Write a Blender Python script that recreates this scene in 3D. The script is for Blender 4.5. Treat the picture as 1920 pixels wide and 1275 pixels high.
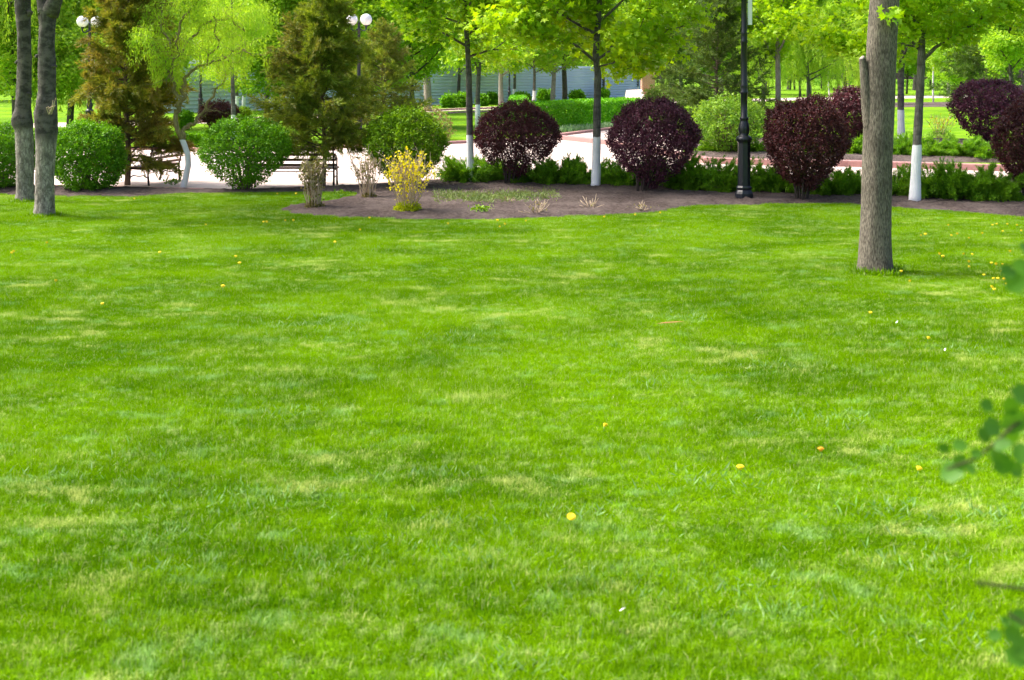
import bpy, math, random
import numpy as np
from math import radians as R, sin, cos, pi
from mathutils import Vector, Matrix

# ------------------------------------------------------------------ camera / light
for o in list(bpy.data.objects): bpy.data.objects.remove(o)
scene = bpy.context.scene
C = scene.collection
FPX, CX, CY, HZ, CH = 2200.0, 960.0, 637.5, 145.0, 2.4
cam = bpy.data.cameras.new('camera'); cam_o = bpy.data.objects.new('camera', cam); C.objects.link(cam_o)
cam_o.location = (0, 0, CH); cam_o.rotation_euler = (pi/2, 0, 0); cam.shift_y = (HZ - CY)/1920   # level camera, frame shifted down: verticals stay vertical
cam.sensor_width = 36; cam.lens = FPX/1920*36; cam.clip_start = .05; cam.clip_end = 3000
cam.dof.use_dof = True; cam.dof.focus_distance = 19.0; cam.dof.aperture_fstop = 3.4
scene.camera = cam_o

SUN_EL, SUN_AZ = 52.0, -75.0            # from the left, a little behind the scene
world = bpy.data.worlds.new('World'); scene.world = world; world.use_nodes = True
nt = world.node_tree; bg = nt.nodes['Background']
sky = nt.nodes.new('ShaderNodeTexSky'); sky.sky_type = 'NISHITA'; sky.sun_disc = False
sky.sun_elevation = R(SUN_EL); sky.sun_rotation = R(SUN_AZ); sky.air_density = .8; sky.dust_density = 6.0; sky.ozone_density = 1.0
nt.links.new(sky.outputs[0], bg.inputs[0]); bg.inputs[1].default_value = .15
sun = bpy.data.lights.new('sun', 'SUN'); sun.energy = 1.9; sun.angle = R(14); sun.color = (1, .96, .9)
sun_o = bpy.data.objects.new('sun', sun); C.objects.link(sun_o)
sd = Vector((sin(R(SUN_AZ))*cos(R(SUN_EL)), cos(R(SUN_AZ))*cos(R(SUN_EL)), sin(R(SUN_EL))))
sun_o.rotation_euler = sd.to_track_quat('Z', 'Y').to_euler(); sun_o.location = (-20, 10, 30)
vs = scene.view_settings; vs.view_transform = 'Standard'; vs.look = 'None'; vs.gamma = 1; vs.use_curve_mapping = False
vs.exposure = 1.45

# ------------------------------------------------------------------ pixel <-> place
def ray(px, py): return Vector(((px - CX)/FPX, 1.0, (HZ - py)/FPX))
def at(px, py, z=0.0):
    d = ray(px, py); t = (z - CH)/d.z
    return Vector((d.x*t, d.y*t, z))
def atY(px, py, Y):
    d = ray(px, py); t = Y/d.y
    return Vector((d.x*t, Y, CH + d.z*t))
def mpp(Y, z=0.5):                       # metres per photo pixel at depth Y
    return Y/FPX

# ------------------------------------------------------------------ object helpers
def link(o, parent=None):
    C.objects.link(o)
    if parent: o.parent = parent
    return o
def tag(o, label=None, cat=None, group=None, kind=None):
    if label: o['label'] = label
    if cat: o['category'] = cat
    if group: o['group'] = group
    if kind: o['kind'] = kind
    return o
def thing(name, label, cat, loc, rz=0, group=None):
    o = bpy.data.objects.new(name, None); o.empty_display_size = .2
    link(o); o.location = loc; o.rotation_euler = (0, 0, rz)
    return tag(o, label, cat, group)
def dup(root, loc, rz=0, s=1.0, label=None, group=None):
    r = root.copy(); C.objects.link(r); r.location = loc; r.rotation_euler = (0, 0, rz)
    r.scale = (s, s, s) if not isinstance(s, tuple) else s
    if label: r['label'] = label
    if group: r['group'] = group
    def rec(src, dst):
        for ch in src.children:
            c = ch.copy(); C.objects.link(c); c.parent = dst; rec(ch, c)
    rec(root, r)
    return r

class MB:                                # a mesh under construction
    def __init__(s): s.v = []; s.f = []; s.sm = []
    def add(s, vs_, fs, smooth=True):
        n = len(s.v); s.v += [tuple(p) for p in vs_]
        s.f += [tuple(i + n for i in f) for f in fs]; s.sm += [smooth]*len(fs)
    def tube(s, pts, rad, n=8, cap=True, wob=0, rng=None, smooth=True):
        pts = [Vector(p) for p in pts]; vs_ = []; up = Vector((.13, .31, 1)).normalized()
        if abs((pts[-1]-pts[0]).normalized().dot(up)) > .9: up = Vector((1, .1, 0)).normalized()
        for i, p in enumerate(pts):
            t = (pts[min(i+1, len(pts)-1)] - pts[max(i-1, 0)]).normalized()
            a = t.cross(up).normalized(); b = t.cross(a).normalized()
            for k in range(n):
                an = 2*pi*k/n; r = rad[i]
                if wob: r *= 1 + wob*(rng.random()-.5)
                vs_.append(p + a*cos(an)*r + b*sin(an)*r)
        fs = [(i*n+k, i*n+(k+1) % n, (i+1)*n+(k+1) % n, (i+1)*n+k) for i in range(len(pts)-1) for k in range(n)]
        if cap: fs += [tuple(range(n))[::-1], tuple((len(pts)-1)*n + k for k in range(n))]
        s.add(vs_, fs, smooth)
    def lathe(s, prof, n=24, smooth=True, c=(0, 0)):
        vs_ = [(c[0]+r*cos(2*pi*(k+.5)/n), c[1]+r*sin(2*pi*(k+.5)/n), z) for r, z in prof for k in range(n)]
        fs = [(i*n+k, i*n+(k+1) % n, (i+1)*n+(k+1) % n, (i+1)*n+k) for i in range(len(prof)-1) for k in range(n)]
        fs += [tuple(range(n))[::-1], tuple((len(prof)-1)*n+k for k in range(n))]
        s.add(vs_, fs, smooth)
    def box(s, c, d, rz=0, bev=0):
        x, y, z = [q/2 for q in d]; m = Matrix.Rotation(rz, 3, 'Z'); c = Vector(c)
        if not bev:
            vs_ = [c + m @ Vector((a*x, b*y, e*z)) for a in (-1, 1) for b in (-1, 1) for e in (-1, 1)]
            s.add(vs_, [(0, 1, 3, 2), (4, 6, 7, 5), (0, 4, 5, 1), (2, 3, 7, 6), (0, 2, 6, 4), (1, 5, 7, 3)], False)
        else:
            ring = []
            o = [(-x+bev, -y), (x-bev, -y), (x, -y+bev), (x, y-bev), (x-bev, y), (-x+bev, y), (-x, y-bev), (-x, -y+bev)]
            i_ = [(-x+bev, -y+bev), (x-bev, -y+bev), (x-bev, -y+bev), (x-bev, y-bev), (x-bev, y-bev), (-x+bev, y-bev), (-x+bev, y-bev), (-x+bev, -y+bev)]
            for pr, zz in ((o, -z), (o, z-bev), (i_, z)):
                ring += [c + m @ Vector((p[0], p[1], zz)) for p in pr]
            fs = [(j*8+k, j*8+(k+1) % 8, (j+1)*8+(k+1) % 8, (j+1)*8+k) for j in range(2) for k in range(8)]
            s.add(ring, fs + [tuple(range(8))[::-1], tuple(16+k for k in range(8))], False)
    def ball(s, c, r, n=12, m=8, sq=(1, 1, 1)):
        vs_ = []; c = Vector(c)
        for i in range(m+1):
            th = pi*i/m
            for k in range(n):
                ph = 2*pi*k/n
                vs_.append((c.x+r*sq[0]*sin(th)*cos(ph), c.y+r*sq[1]*sin(th)*sin(ph), c.z+r*sq[2]*cos(th)))
        s.add(vs_, [(i*n+k, (i+1)*n+k, (i+1)*n+(k+1) % n, i*n+(k+1) % n) for i in range(m) for k in range(n)])
    def build(s, name, mat, parent=None):
        me = bpy.data.meshes.new(name); me.from_pydata(s.v, [], s.f)
        me.polygons.foreach_set('use_smooth', s.sm); me.materials.append(mat); me.validate()
        return link(bpy.data.objects.new(name, me), parent)

LEAF = {
 'fold': (np.array([(0,0,0),(.5,.32,.08),(1,0,-.04),(.5,-.32,.08)]), [(0,1,2),(0,2,3)]),
 'round': (np.array([(0,0,0),(.3,.4,.08),(.8,.36,.05),(1,0,-.06),(.8,-.36,.05),(.3,-.4,.08)]), [(0,1,2,3),(0,3,4,5)]),
 'sliver': (np.array([(0,0,0),(.4,.075,.02),(1,0,-.05),(.4,-.075,.02)]), [(0,1,2),(0,2,3)]),
 'willow': (np.array([(0,0,0),(.45,.11,.02),(1,0,-.08),(.45,-.11,.02)]), [(0,1,2),(0,2,3)]),
 'maple': (np.array([(.25,0,.06),(0,0,0),(.05,.5,-.02),(.36,.22,.03),(.68,.52,-.04),(.66,.17,.03),(1.05,0,-.08),(.66,-.17,.03),(.68,-.52,-.04),(.36,-.22,.03),(.05,-.5,-.02)]),
           [(0,1,2,3),(0,3,4,5),(0,5,6,7),(0,7,8,9),(0,9,10,1)]),
}
def np_mesh(name, V, faces_flat, counts, rnd=None, mats=()):
    me = bpy.data.meshes.new(name); me.vertices.add(len(V)); me.vertices.foreach_set('co', V.astype(np.float32).ravel())
    me.loops.add(len(faces_flat)); me.loops.foreach_set('vertex_index', faces_flat.astype(np.int32))
    me.polygons.add(len(counts)); st = np.concatenate([[0], np.cumsum(counts)[:-1]])
    me.polygons.foreach_set('loop_start', st.astype(np.int32))
    me.update(calc_edges=True)
    if rnd is not None:
        a = me.attributes.new('rnd', 'FLOAT', 'POINT'); a.data.foreach_set('value', rnd.astype(np.float32))
    for m in mats: me.materials.append(m)
    return me
def norm(a): return a/np.maximum(np.linalg.norm(a, axis=1, keepdims=True), 1e-9)
def leaf_mesh(name, P, D, S, kind, mat, rng, parent=None, flat=.5, N=None, rnd=None):
    """P points, D leaf axes, S sizes; normals tend upwards by flat."""
    tv, tf = LEAF[kind]; n = len(P); D = norm(D)
    if N is None:
        N = rng.normal(size=(n, 3))*(1-flat) + np.array([0, 0, 1])*flat
    N = norm(N - (N*D).sum(1, keepdims=True)*D); B = np.cross(N, D)
    V = P[:, None, :] + S[:, None, None]*(tv[None, :, 0:1]*D[:, None] + tv[None, :, 1:2]*B[:, None] + tv[None, :, 2:3]*N[:, None])
    k = len(tv); ff = np.concatenate([np.array(f) for f in tf]); cn = np.array([len(f) for f in tf])
    F = (ff[None] + (np.arange(n)*k)[:, None]).ravel(); cnt = np.tile(cn, n)
    if rnd is None: rnd = rng.random(n)
    me = np_mesh(name, V.reshape(-1, 3), F, cnt, np.repeat(rnd, k), [mat])
    return link(bpy.data.objects.new(name, me), parent)

# ------------------------------------------------------------------ materials
def nodes(name):
    m = bpy.data.materials.new(name); m.use_nodes = True; t = m.node_tree
    return m, t, t.nodes['Principled BSDF'], t.nodes['Material Output']
def N_(t, typ, **k):
    n = t.nodes.new(typ)
    for a, b in k.items():
        if a in n.inputs: n.inputs[a].default_value = b
        else: setattr(n, a, b)
    return n
def noise(t, scale, detail=4, rough=.55, vec=None, dist=0):
    n = N_(t, 'ShaderNodeTexNoise', Scale=scale, Detail=detail, Roughness=rough, Distortion=dist)
    if vec is not None: t.links.new(vec, n.inputs['Vector'])
    return n.outputs['Fac']
def mixc(t, f, a, b, mode='MIX'):
    n = t.nodes.new('ShaderNodeMix'); n.data_type = 'RGBA'; n.blend_type = mode
    for sock, val in ((n.inputs[0], f), (n.inputs[6], a), (n.inputs[7], b)):
        if hasattr(val, 'links'): t.links.new(val, sock)
        else: sock.default_value = val if not isinstance(val, tuple) else (*val, 1)
    return n.outputs[2]
def mth(t, op, a, b=0.0, c=None):
    n = t.nodes.new('ShaderNodeMath'); n.operation = op
    for i, val in enumerate((a, b, c)):
        if val is None: continue
        if hasattr(val, 'links'): t.links.new(val, n.inputs[i])
        else: n.inputs[i].default_value = val
    return n.outputs[0]
def ramp(t, f, a, b):                    # smooth 0..1 between a and b
    n = t.nodes.new('ShaderNodeMapRange'); n.interpolation_type = 'SMOOTHSTEP'
    t.links.new(f, n.inputs[0]); n.inputs[1].default_value = a; n.inputs[2].default_value = b
    return n.outputs[0]
def bump(t, h, strength, dist, bsdf):
    n = N_(t, 'ShaderNodeBump', Strength=strength, Distance=dist); t.links.new(h, n.inputs['Height'])
    t.links.new(n.outputs[0], bsdf.inputs['Normal'])
def wpos(t): return t.nodes.new('ShaderNodeNewGeometry').outputs['Position']
def opos(t): return t.nodes.new('ShaderNodeTexCoord').outputs['Object']
def mapv(t, v, sc):
    n = t.nodes.new('ShaderNodeMapping'); t.links.new(v, n.inputs[0]); n.inputs['Scale'].default_value = sc
    return n.outputs[0]

def leaf_mat(name, ca, cb, transl=.35, rough=.5, cc=None, nscale=1.2, spec=.3, tint=(1.25, 1.1, .5)):
    m, t, b, out = nodes(name)
    at_ = N_(t, 'ShaderNodeAttribute', attribute_name='rnd').outputs['Fac']
    p = wpos(t); nz = noise(t, nscale, 3, .6, p)
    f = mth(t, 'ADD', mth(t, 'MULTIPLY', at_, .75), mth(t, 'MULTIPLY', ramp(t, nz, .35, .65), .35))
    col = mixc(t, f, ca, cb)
    if cc:
        nz2 = noise(t, nscale*.8, 3, .6, mapv(t, p, (1.3, 1.3, .9)))
        g = ramp(t, mth(t, 'ADD', nz2, mth(t, 'MULTIPLY', at_, .16)), .54, .74)
        col = mixc(t, g, col, cc)
    t.links.new(col, b.inputs['Base Color']); b.inputs['Roughness'].default_value = rough
    b.inputs['Specular IOR Level'].default_value = spec
    tr = t.nodes.new('ShaderNodeBsdfTranslucent')
    t.links.new(mixc(t, 1.0, col, tint, 'MULTIPLY'), tr.inputs[0])
    mx = N_(t, 'ShaderNodeMixShader'); mx.inputs[0].default_value = transl
    t.links.new(b.outputs[0], mx.inputs[1]); t.links.new(tr.outputs[0], mx.inputs[2]); t.links.new(mx.outputs[0], out.inputs[0])
    return m
def bark_mat(name, ca, cb, vs_=(14, 14, 2.2), white=None, white_to=(.6, 1.2), bands=0, bstr=.6, spots=0):
    m, t, b, out = nodes(name); o = opos(t)
    n1 = noise(t, 3.0, 6, .65, mapv(t, o, vs_)); n2 = noise(t, 2.2, 3, .5, o)
    col = mixc(t, ramp(t, n1, .35, .68), ca, cb)
    col = mixc(t, mth(t, 'MULTIPLY', ramp(t, n2, .45, .7), .5), col, tuple(q*.55 for q in ca))
    h = n1
    if bands:
        n3 = noise(t, 1, 4, .6, mapv(t, o, (2, 2, bands)))
        col = mixc(t, mth(t, 'MULTIPLY', ramp(t, n3, .5, .62), .5), col, tuple(q*.45 for q in ca))
    if spots:
        v = N_(t, 'ShaderNodeTexVoronoi', Scale=spots); t.links.new(mapv(t, o, (1, 1, .7)), v.inputs['Vector'])
        rim = ramp(t, mth(t, 'ADD', v.outputs['Distance'], mth(t, 'MULTIPLY', n2, .2)), .12, .03)
        col = mixc(t, mth(t, 'MULTIPLY', rim, .55), col, (.5, .5, .47))
    rough = .9
    if white is not None:
        z = t.nodes.new('ShaderNodeSeparateXYZ'); t.links.new(o, z.inputs[0])
        ed = mth(t, 'ADD', z.outputs[2], mth(t, 'MULTIPLY', mth(t, 'SUBTRACT', noise(t, 9, 3, .5, o), .5), .06))
        fz = ramp(t, ed, white + .012, white - .012)
        wear = ramp(t, noise(t, 5, 5, .7, mapv(t, o, (3, 3, 1))), .74, .66)
        f = mth(t, 'MULTIPLY', fz, wear)
        wc = mixc(t, ramp(t, noise(t, 4, 5, .6, o), .35, .75), (.88, .88, .90), (.74, .75, .79))
        col = mixc(t, f, col, wc)
    t.links.new(col, b.inputs['Base Color']); b.inputs['Roughness'].default_value = rough
    b.inputs['Specular IOR Level'].default_value = .2
    bump(t, h, bstr, .02, b)
    return m
def plain_mat(name, c, rough=.6, metal=0, nz=.12, scale=8, spec=.5, bmp=0):
    m, t, b, out = nodes(name); o = opos(t)
    n1 = noise(t, scale, 5, .6, o)
    t.links.new(mixc(t, n1, tuple(q*(1-nz) for q in c), tuple(min(1, q*(1+nz)) for q in c)), b.inputs['Base Color'])
    b.inputs['Roughness'].default_value = rough; b.inputs['Metallic'].default_value = metal
    b.inputs['Specular IOR Level'].default_value = spec
    if bmp: bump(t, n1, bmp, .01, b)
    return m

M = {}
M['maple'] = leaf_mat('maple_leaf', (.24, .48, .010), (.42, .62, .015), .5, tint=(1.2, 1.1, .3))
M['maple_b'] = leaf_mat('maple_leaf_fresh', (.17, .42, .010), (.38, .60, .02), .5, tint=(1.2, 1.1, .3))
M['far_leaf'] = leaf_mat('far_leaf', (.20, .44, .02), (.42, .62, .05), .5, nscale=.35, tint=(1.2, 1.1, .4))
M['far_leaf_dark'] = leaf_mat('far_leaf_dark', (.12, .30, .018), (.30, .50, .035), .45, nscale=.35)
M['willow'] = leaf_mat('willow_leaf', (.30, .56, .03), (.52, .72, .05), .5, tint=(1.1, 1.05, .4))
M['willow_far'] = leaf_mat('willow_far_leaf', (.22, .42, .025), (.44, .60, .05), .45, tint=(1.15, 1.1, .4))
M['conifer'] = leaf_mat('conifer_spray', (.10, .18, .014), (.31, .40, .04), .4, cc=(.21, .215, .05), nscale=1.0)
M['conifer_br'] = leaf_mat('conifer_spray_brown', (.11, .17, .016), (.32, .34, .04), .45, cc=(.25, .205, .05), nscale=1.1)
M['conifer_gr'] = leaf_mat('conifer_spray_green', (.05, .12, .014), (.15, .24, .035), .25, nscale=1.0)
M['juniper'] = leaf_mat('juniper_spray', (.07, .23, .008), (.25, .50, .02), .35, nscale=1.6)
M['juniper_lt'] = leaf_mat('juniper_spray_light', (.09, .27, .01), (.30, .55, .025), .35, nscale=1.6)
M['purple'] = leaf_mat('barberry_leaf', (.035, .011, .013), (.145, .042, .052), .22, spec=.4, tint=(1.4, .7, .8), nscale=2.5)
M['purple_vio'] = leaf_mat('barberry_leaf_violet', (.042, .012, .020), (.16, .044, .078), .22, spec=.4, tint=(1.3, .8, 1), nscale=2.5)
M['purple_red'] = leaf_mat('barberry_leaf_red', (.037, .011, .013), (.145, .040, .045), .22, spec=.4, tint=(1.4, .7, .7), nscale=2.5)
M['privet'] = leaf_mat('privet_leaf', (.040, .145, .004), (.20, .48, .008), .35, nscale=2.2)
M['privet_y'] = leaf_mat('privet_leaf_yellowish', (.045, .14, .004), (.28, .50, .008), .35, nscale=2.2)
M['loose'] = leaf_mat('loose_shrub_leaf', (.10, .26, .02), (.28, .46, .04), .35, nscale=2)
M['hedge'] = leaf_mat('hedge_leaf', (.09, .34, .008), (.22, .56, .012), .3, nscale=2)
M['yellow_bloom'] = leaf_mat('yellow_bloom', (.74, .66, .01), (.85, .78, .02), .3)
M['brownleaf'] = leaf_mat('dull_bud', (.16, .15, .05), (.28, .26, .08), .25)
M['lime'] = leaf_mat('lime_leaf', (.30, .42, .01), (.48, .56, .015), .3)
M['weed'] = leaf_mat('bed_grass', (.12, .20, .05), (.26, .34, .10), .25)
M['near_leaf'] = leaf_mat('near_leaf', (.05, .16, .01), (.11, .28, .015), .3)
M['bark_maple'] = bark_mat('bark_maple', (.085, .078, .062), (.18, .17, .145), bands=9, bstr=.5)
def white_bark(h): return bark_mat('bark_whitewashed', (.085, .078, .068), (.19, .18, .16), white=h, bands=9, bstr=.5)
M['bark_big'] = bark_mat('bark_ash', (.060, .051, .040), (.26, .23, .18), vs_=(34, 34, 5.5), bstr=1.0)
M['bark_dark'] = bark_mat('bark_dark', (.05, .045, .04), (.13, .12, .105))
M['bark_pale'] = bark_mat('bark_pale', (.22, .20, .17), (.42, .39, .34))
M['bark_birch'] = bark_mat('bark_birch', (.75, .74, .70), (.55, .53, .5), vs_=(2, 2, 9), bands=7)
M['bark_willow'] = bark_mat('bark_willow', (.20, .17, .07), (.36, .30, .13), vs_=(12, 12, 3), white=1.05, bstr=.5)
M['near_twig'] = bark_mat('near_twig', (.035, .045, .015), (.08, .09, .03))
M['twig'] = bark_mat('twig', (.10, .07, .05), (.20, .15, .11))
M['twig_pale'] = bark_mat('twig_pale', (.40, .30, .20), (.58, .46, .33))
M['twig_purple'] = bark_mat('twig_purple', (.045, .035, .03), (.10, .08, .065))
M['black_iron'] = plain_mat('black_painted_iron', (.006, .008, .016), .38, 0, .25, 20)
M['globe'] = plain_mat('opal_glass', (.86, .85, .88), .25, 0, .02)
M['board'] = plain_mat('white_board', (.78, .80, .86), .5, 0, .03)
M['bench_wood'] = plain_mat('bench_wood', (.13, .055, .03), .5, 0, .3, 12)
M['petal'] = plain_mat('dandelion_petal', (.86, .66, .008), .7, 0, .12, 60)
M['petal_o'] = plain_mat('dandelion_petal_old', (.70, .33, .005), .7, 0, .12, 60)
M['green_stem'] = plain_mat('green_stem', (.12, .28, .05), .6)
M['straw'] = plain_mat('straw', (.26, .13, .03), .8, 0, .3, 30)
M['petal_w'] = plain_mat('white_petal', (.75, .74, .72), .7, 0, .1, 30)
M['brick_plinth'] = plain_mat('red_render', (.48, .13, .12), .8, 0, .2, 9)

# plane tree bark: scaly and pale low, dark and ringed above
def plane_bark(split):
    m, t, b, out = nodes('bark_plane'); o = opos(t)
    w = N_(t, 'ShaderNodeTexVoronoi', Scale=15.0, feature='DISTANCE_TO_EDGE'); 
    warp = mixc(t, .06, mapv(t, o, (1, 1, .42)), N_(t, 'ShaderNodeTexNoise', Scale=7.0).outputs['Color'])
    t.links.new(warp, w.inputs['Vector'])
    n1 = noise(t, 9, 6, .7, mapv(t, o, (1.5, 1.5, .8)))
    n4 = noise(t, 30, 5, .7, mapv(t, o, (1.2, 1.2, .3)))
    lo = mixc(t, ramp(t, n1, .35, .65), (.13, .11, .09), (.40, .36, .31))
    lo = mixc(t, mth(t, 'MULTIPLY', ramp(t, n4, .45, .6), .6), lo, (.10, .085, .07))
    lo = mixc(t, mth(t, 'MULTIPLY', ramp(t, w.outputs['Distance'], .05, .0), .7), lo, (.06, .05, .04))
    n2 = noise(t, 1, 5, .6, mapv(t, o, (5, 5, 9)))
    hi = mixc(t, ramp(t, n2, .4, .62), (.032, .027, .023), (.105, .092, .078))
    hi = mixc(t, mth(t, 'MULTIPLY', ramp(t, n1, .5, .7), .5), hi, (.14, .13, .12))
    z = t.nodes.new('ShaderNodeSeparateXYZ'); t.links.new(o, z.inputs[0])
    f = ramp(t, mth(t, 'ADD', z.outputs[2], mth(t, 'MULTIPLY', n1, .3)), split, split + .25)
    t.links.new(mixc(t, f, lo, hi), b.inputs['Base Color']); b.inputs['Roughness'].default_value = .9
    bump(t, mth(t, 'ADD', n4, mth(t, 'MULTIPLY', n1, .8)), .8, .02, b)
    return m

# lawn colours: shared by the soil-level sheet and the blades
def lawn_colour(t, rnd=None):
    p = wpos(t)
    big = noise(t, .16, 3, .5, p); mid = noise(t, .8, 4, .6, p); fine = noise(t, 4.5, 4, .65, p)  # big: slow drift of grass tone, with broad soft shading painted in
    f = mth(t, 'ADD', mth(t, 'MULTIPLY', big, .5), mth(t, 'MULTIPLY', mid, .5))
    col = mixc(t, ramp(t, f, .42, .58), (.10, .26, .0006), (.27, .50, .001))
    st = noise(t, 1.0, 5, .7, mapv(t, p, (.9, 2.4, 1)), .3)
    col = mixc(t, mth(t, 'MULTIPLY', ramp(t, st, .47, .62), .55), col, (.30, .52, .002))
    col = mixc(t, mth(t, 'MULTIPLY', ramp(t, fine, .46, .36), .35), col, (.045, .19, .001))
    if rnd is not None:
        h = mth(t, 'FRACT', mth(t, 'MULTIPLY', rnd, 37.0))
        col = mixc(t, mth(t, 'MULTIPLY', ramp(t, h, 0, 1), .55), mixc(t, .35, col, (.02, .12, .001)), mixc(t, .5, col, (.36, .56, .01)))
        col = mixc(t, mth(t, 'MULTIPLY', mth(t, 'GREATER_THAN', rnd, .95), .7), col, (.55, .56, .22))
    fl = noise(t, 1.0, 3, .6, mapv(t, p, (9, 17, 1)))
    pat = noise(t, 1.0, 3, .6, mapv(t, p, (.7, 1.3, 1)))
    col = mixc(t, mth(t, 'MULTIPLY', mth(t, 'MULTIPLY', ramp(t, fl, .54, .66), ramp(t, pat, .40, .60)), .6), col, (.62, .74, .28))
    # small straw-coloured and blue-grey coarse patches, wider than deep
    s1 = mth(t, 'ADD', mth(t, 'MULTIPLY', noise(t, 1.0, 5, .65, mapv(t, p, (1.9, 3.6, 1)), .3), .65), mth(t, 'MULTIPLY', noise(t, .55, 2, .5, p), .35))
    if rnd is not None: s1 = mth(t, 'ADD', s1, mth(t, 'MULTIPLY', mth(t, 'SUBTRACT', rnd, .5), .10))
    col = mixc(t, mth(t, 'MULTIPLY', ramp(t, s1, .56, .64), .8), col, (.60, .66, .20))
    n = t.nodes.new('ShaderNodeMapping'); t.links.new(p, n.inputs[0]); n.inputs['Location'].default_value = (31, 7, 0); n.inputs['Scale'].default_value = (2.2, 3.8, 1)
    s2 = noise(t, 1.0, 5, .7, n.outputs[0], .2)
    if rnd is not None: s2 = mth(t, 'ADD', s2, mth(t, 'MULTIPLY', mth(t, 'SUBTRACT', rnd, .5), .10))
    return mixc(t, mth(t, 'MULTIPLY', ramp(t, s2, .58, .66), .55), col, (.40, .62, .24))
m, t, b, out = nodes('lawn_ground')
c = lawn_colour(t); c = mixc(t, .35, c, (.04, .10, .004))
g2 = noise(t, 40, 5, .8, wpos(t)); c = mixc(t, mth(t, 'MULTIPLY', g2, .35), c, (.03, .10, .004))
t.links.new(c, b.inputs['Base Color']); b.inputs['Roughness'].default_value = 1; b.inputs['Specular IOR Level'].default_value = .05
bump(t, g2, .5, .02, b); M['lawn'] = m
m, t, b, out = nodes('grass_blade')
rn = N_(t, 'ShaderNodeAttribute', attribute_name='rnd').outputs['Fac']
c = lawn_colour(t, rn); t.links.new(c, b.inputs['Base Color']); b.inputs['Roughness'].default_value = .6; b.inputs['Specular IOR Level'].default_value = .0
tr = t.nodes.new('ShaderNodeBsdfTranslucent'); t.links.new(c, tr.inputs[0]); mx = N_(t, 'ShaderNodeMixShader'); mx.inputs[0].default_value = .4
t.links.new(b.outputs[0], mx.inputs[1]); t.links.new(tr.outputs[0], mx.inputs[2]); t.links.new(mx.outputs[0], out.inputs[0]); M['blade'] = m
M['coarse_lawn'] = leaf_mat('coarse_lawn_blade', (.16, .38, .05), (.36, .52, .22), .4, nscale=3, tint=(1, 1, .8))
M['coarse'] = leaf_mat('coarse_grass', (.16, .34, .12), (.40, .52, .30), .3, nscale=3, tint=(1, 1, .8))

m, t, b, out = nodes('soil'); p = wpos(t)
n1 = noise(t, 14, 8, .75, p); n2 = noise(t, 1.1, 4, .6, p); n3 = noise(t, 60, 4, .8, p)
c = mixc(t, ramp(t, n1, .3, .72), (.055, .040, .036), (.155, .120, .108))
c = mixc(t, mth(t, 'MULTIPLY', ramp(t, n2, .42, .62), .45), c, (.20, .16, .145))
v = N_(t, 'ShaderNodeTexVoronoi', Scale=26.0); t.links.new(p, v.inputs['Vector'])
c = mixc(t, mth(t, 'MULTIPLY', ramp(t, v.outputs['Distance'], .16, .08), ramp(t, n3, .52, .62)), c, (.42, .37, .31))
t.links.new(c, b.inputs['Base Color']); b.inputs['Roughness'].default_value = 1; b.inputs['Specular IOR Level'].default_value = .1
bump(t, mth(t, 'ADD', n1, mth(t, 'MULTIPLY', n3, .4)), 1, .05, b); M['soil'] = m

m, t, b, out = nodes('paving'); p = wpos(t)
mp = t.nodes.new('ShaderNodeMapping'); t.links.new(p, mp.inputs[0]); mp.inputs['Rotation'].default_value = (0, 0, .5)
br = N_(t, 'ShaderNodeTexBrick', Scale=1.0); t.links.new(mp.outputs[0], br.inputs['Vector'])
br.inputs['Brick Width'].default_value = .4; br.inputs['Row Height'].default_value = .4; br.inputs['Mortar Size'].default_value = .012
br.inputs['Color1'].default_value = (.64, .51, .44, 1); br.inputs['Color2'].default_value = (.55, .43, .37, 1); br.inputs['Mortar'].default_value = (.36, .29, .26, 1)
c = mixc(t, mth(t, 'MULTIPLY', ramp(t, noise(t, .7, 5, .6, p), .4, .7), .3), br.outputs[0], (.50, .42, .38))
t.links.new(c, b.inputs['Base Color']); b.inputs['Roughness'].default_value = .8; M['paving'] = m
M['kerb'] = plain_mat('kerb_stone', (.36, .19, .175), .85, 0, .3, 14, bmp=.4)
m, t, b, out = nodes('corrugated_metal'); o = opos(t)
c = mixc(t, ramp(t, noise(t, .35, 4, .6, o), .35, .7), (.54, .62, .82), (.64, .71, .88))
t.links.new(c, b.inputs['Base Color']); b.inputs['Roughness'].default_value = .5; b.inputs['Metallic'].default_value = .1; M['metal_fence'] = m
m, t, b, out = nodes('orange_brick'); o = opos(t)
br = N_(t, 'ShaderNodeTexBrick', Scale=1.0); t.links.new(mapv(t, o, (1, 1, 1)), br.inputs['Vector'])
br.inputs['Brick Width'].default_value = .25; br.inputs['Row Height'].default_value = .075; br.inputs['Mortar Size'].default_value = .01
br.inputs['Color1'].default_value = (.52, .22, .13, 1); br.inputs['Color2'].default_value = (.44, .17, .10, 1); br.inputs['Mortar'].default_value = (.5, .42, .36, 1)
rot = t.nodes.new('ShaderNodeMapping'); t.links.new(o, rot.inputs[0]); rot.inputs['Rotation'].default_value = (pi/2, 0, 0); t.links.new(rot.outputs[0], br.inputs['Vector'])
t.links.new(br.outputs[0], b.inputs['Base Color']); b.inputs['Roughness'].default_value = .85; M['brick'] = m

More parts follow.
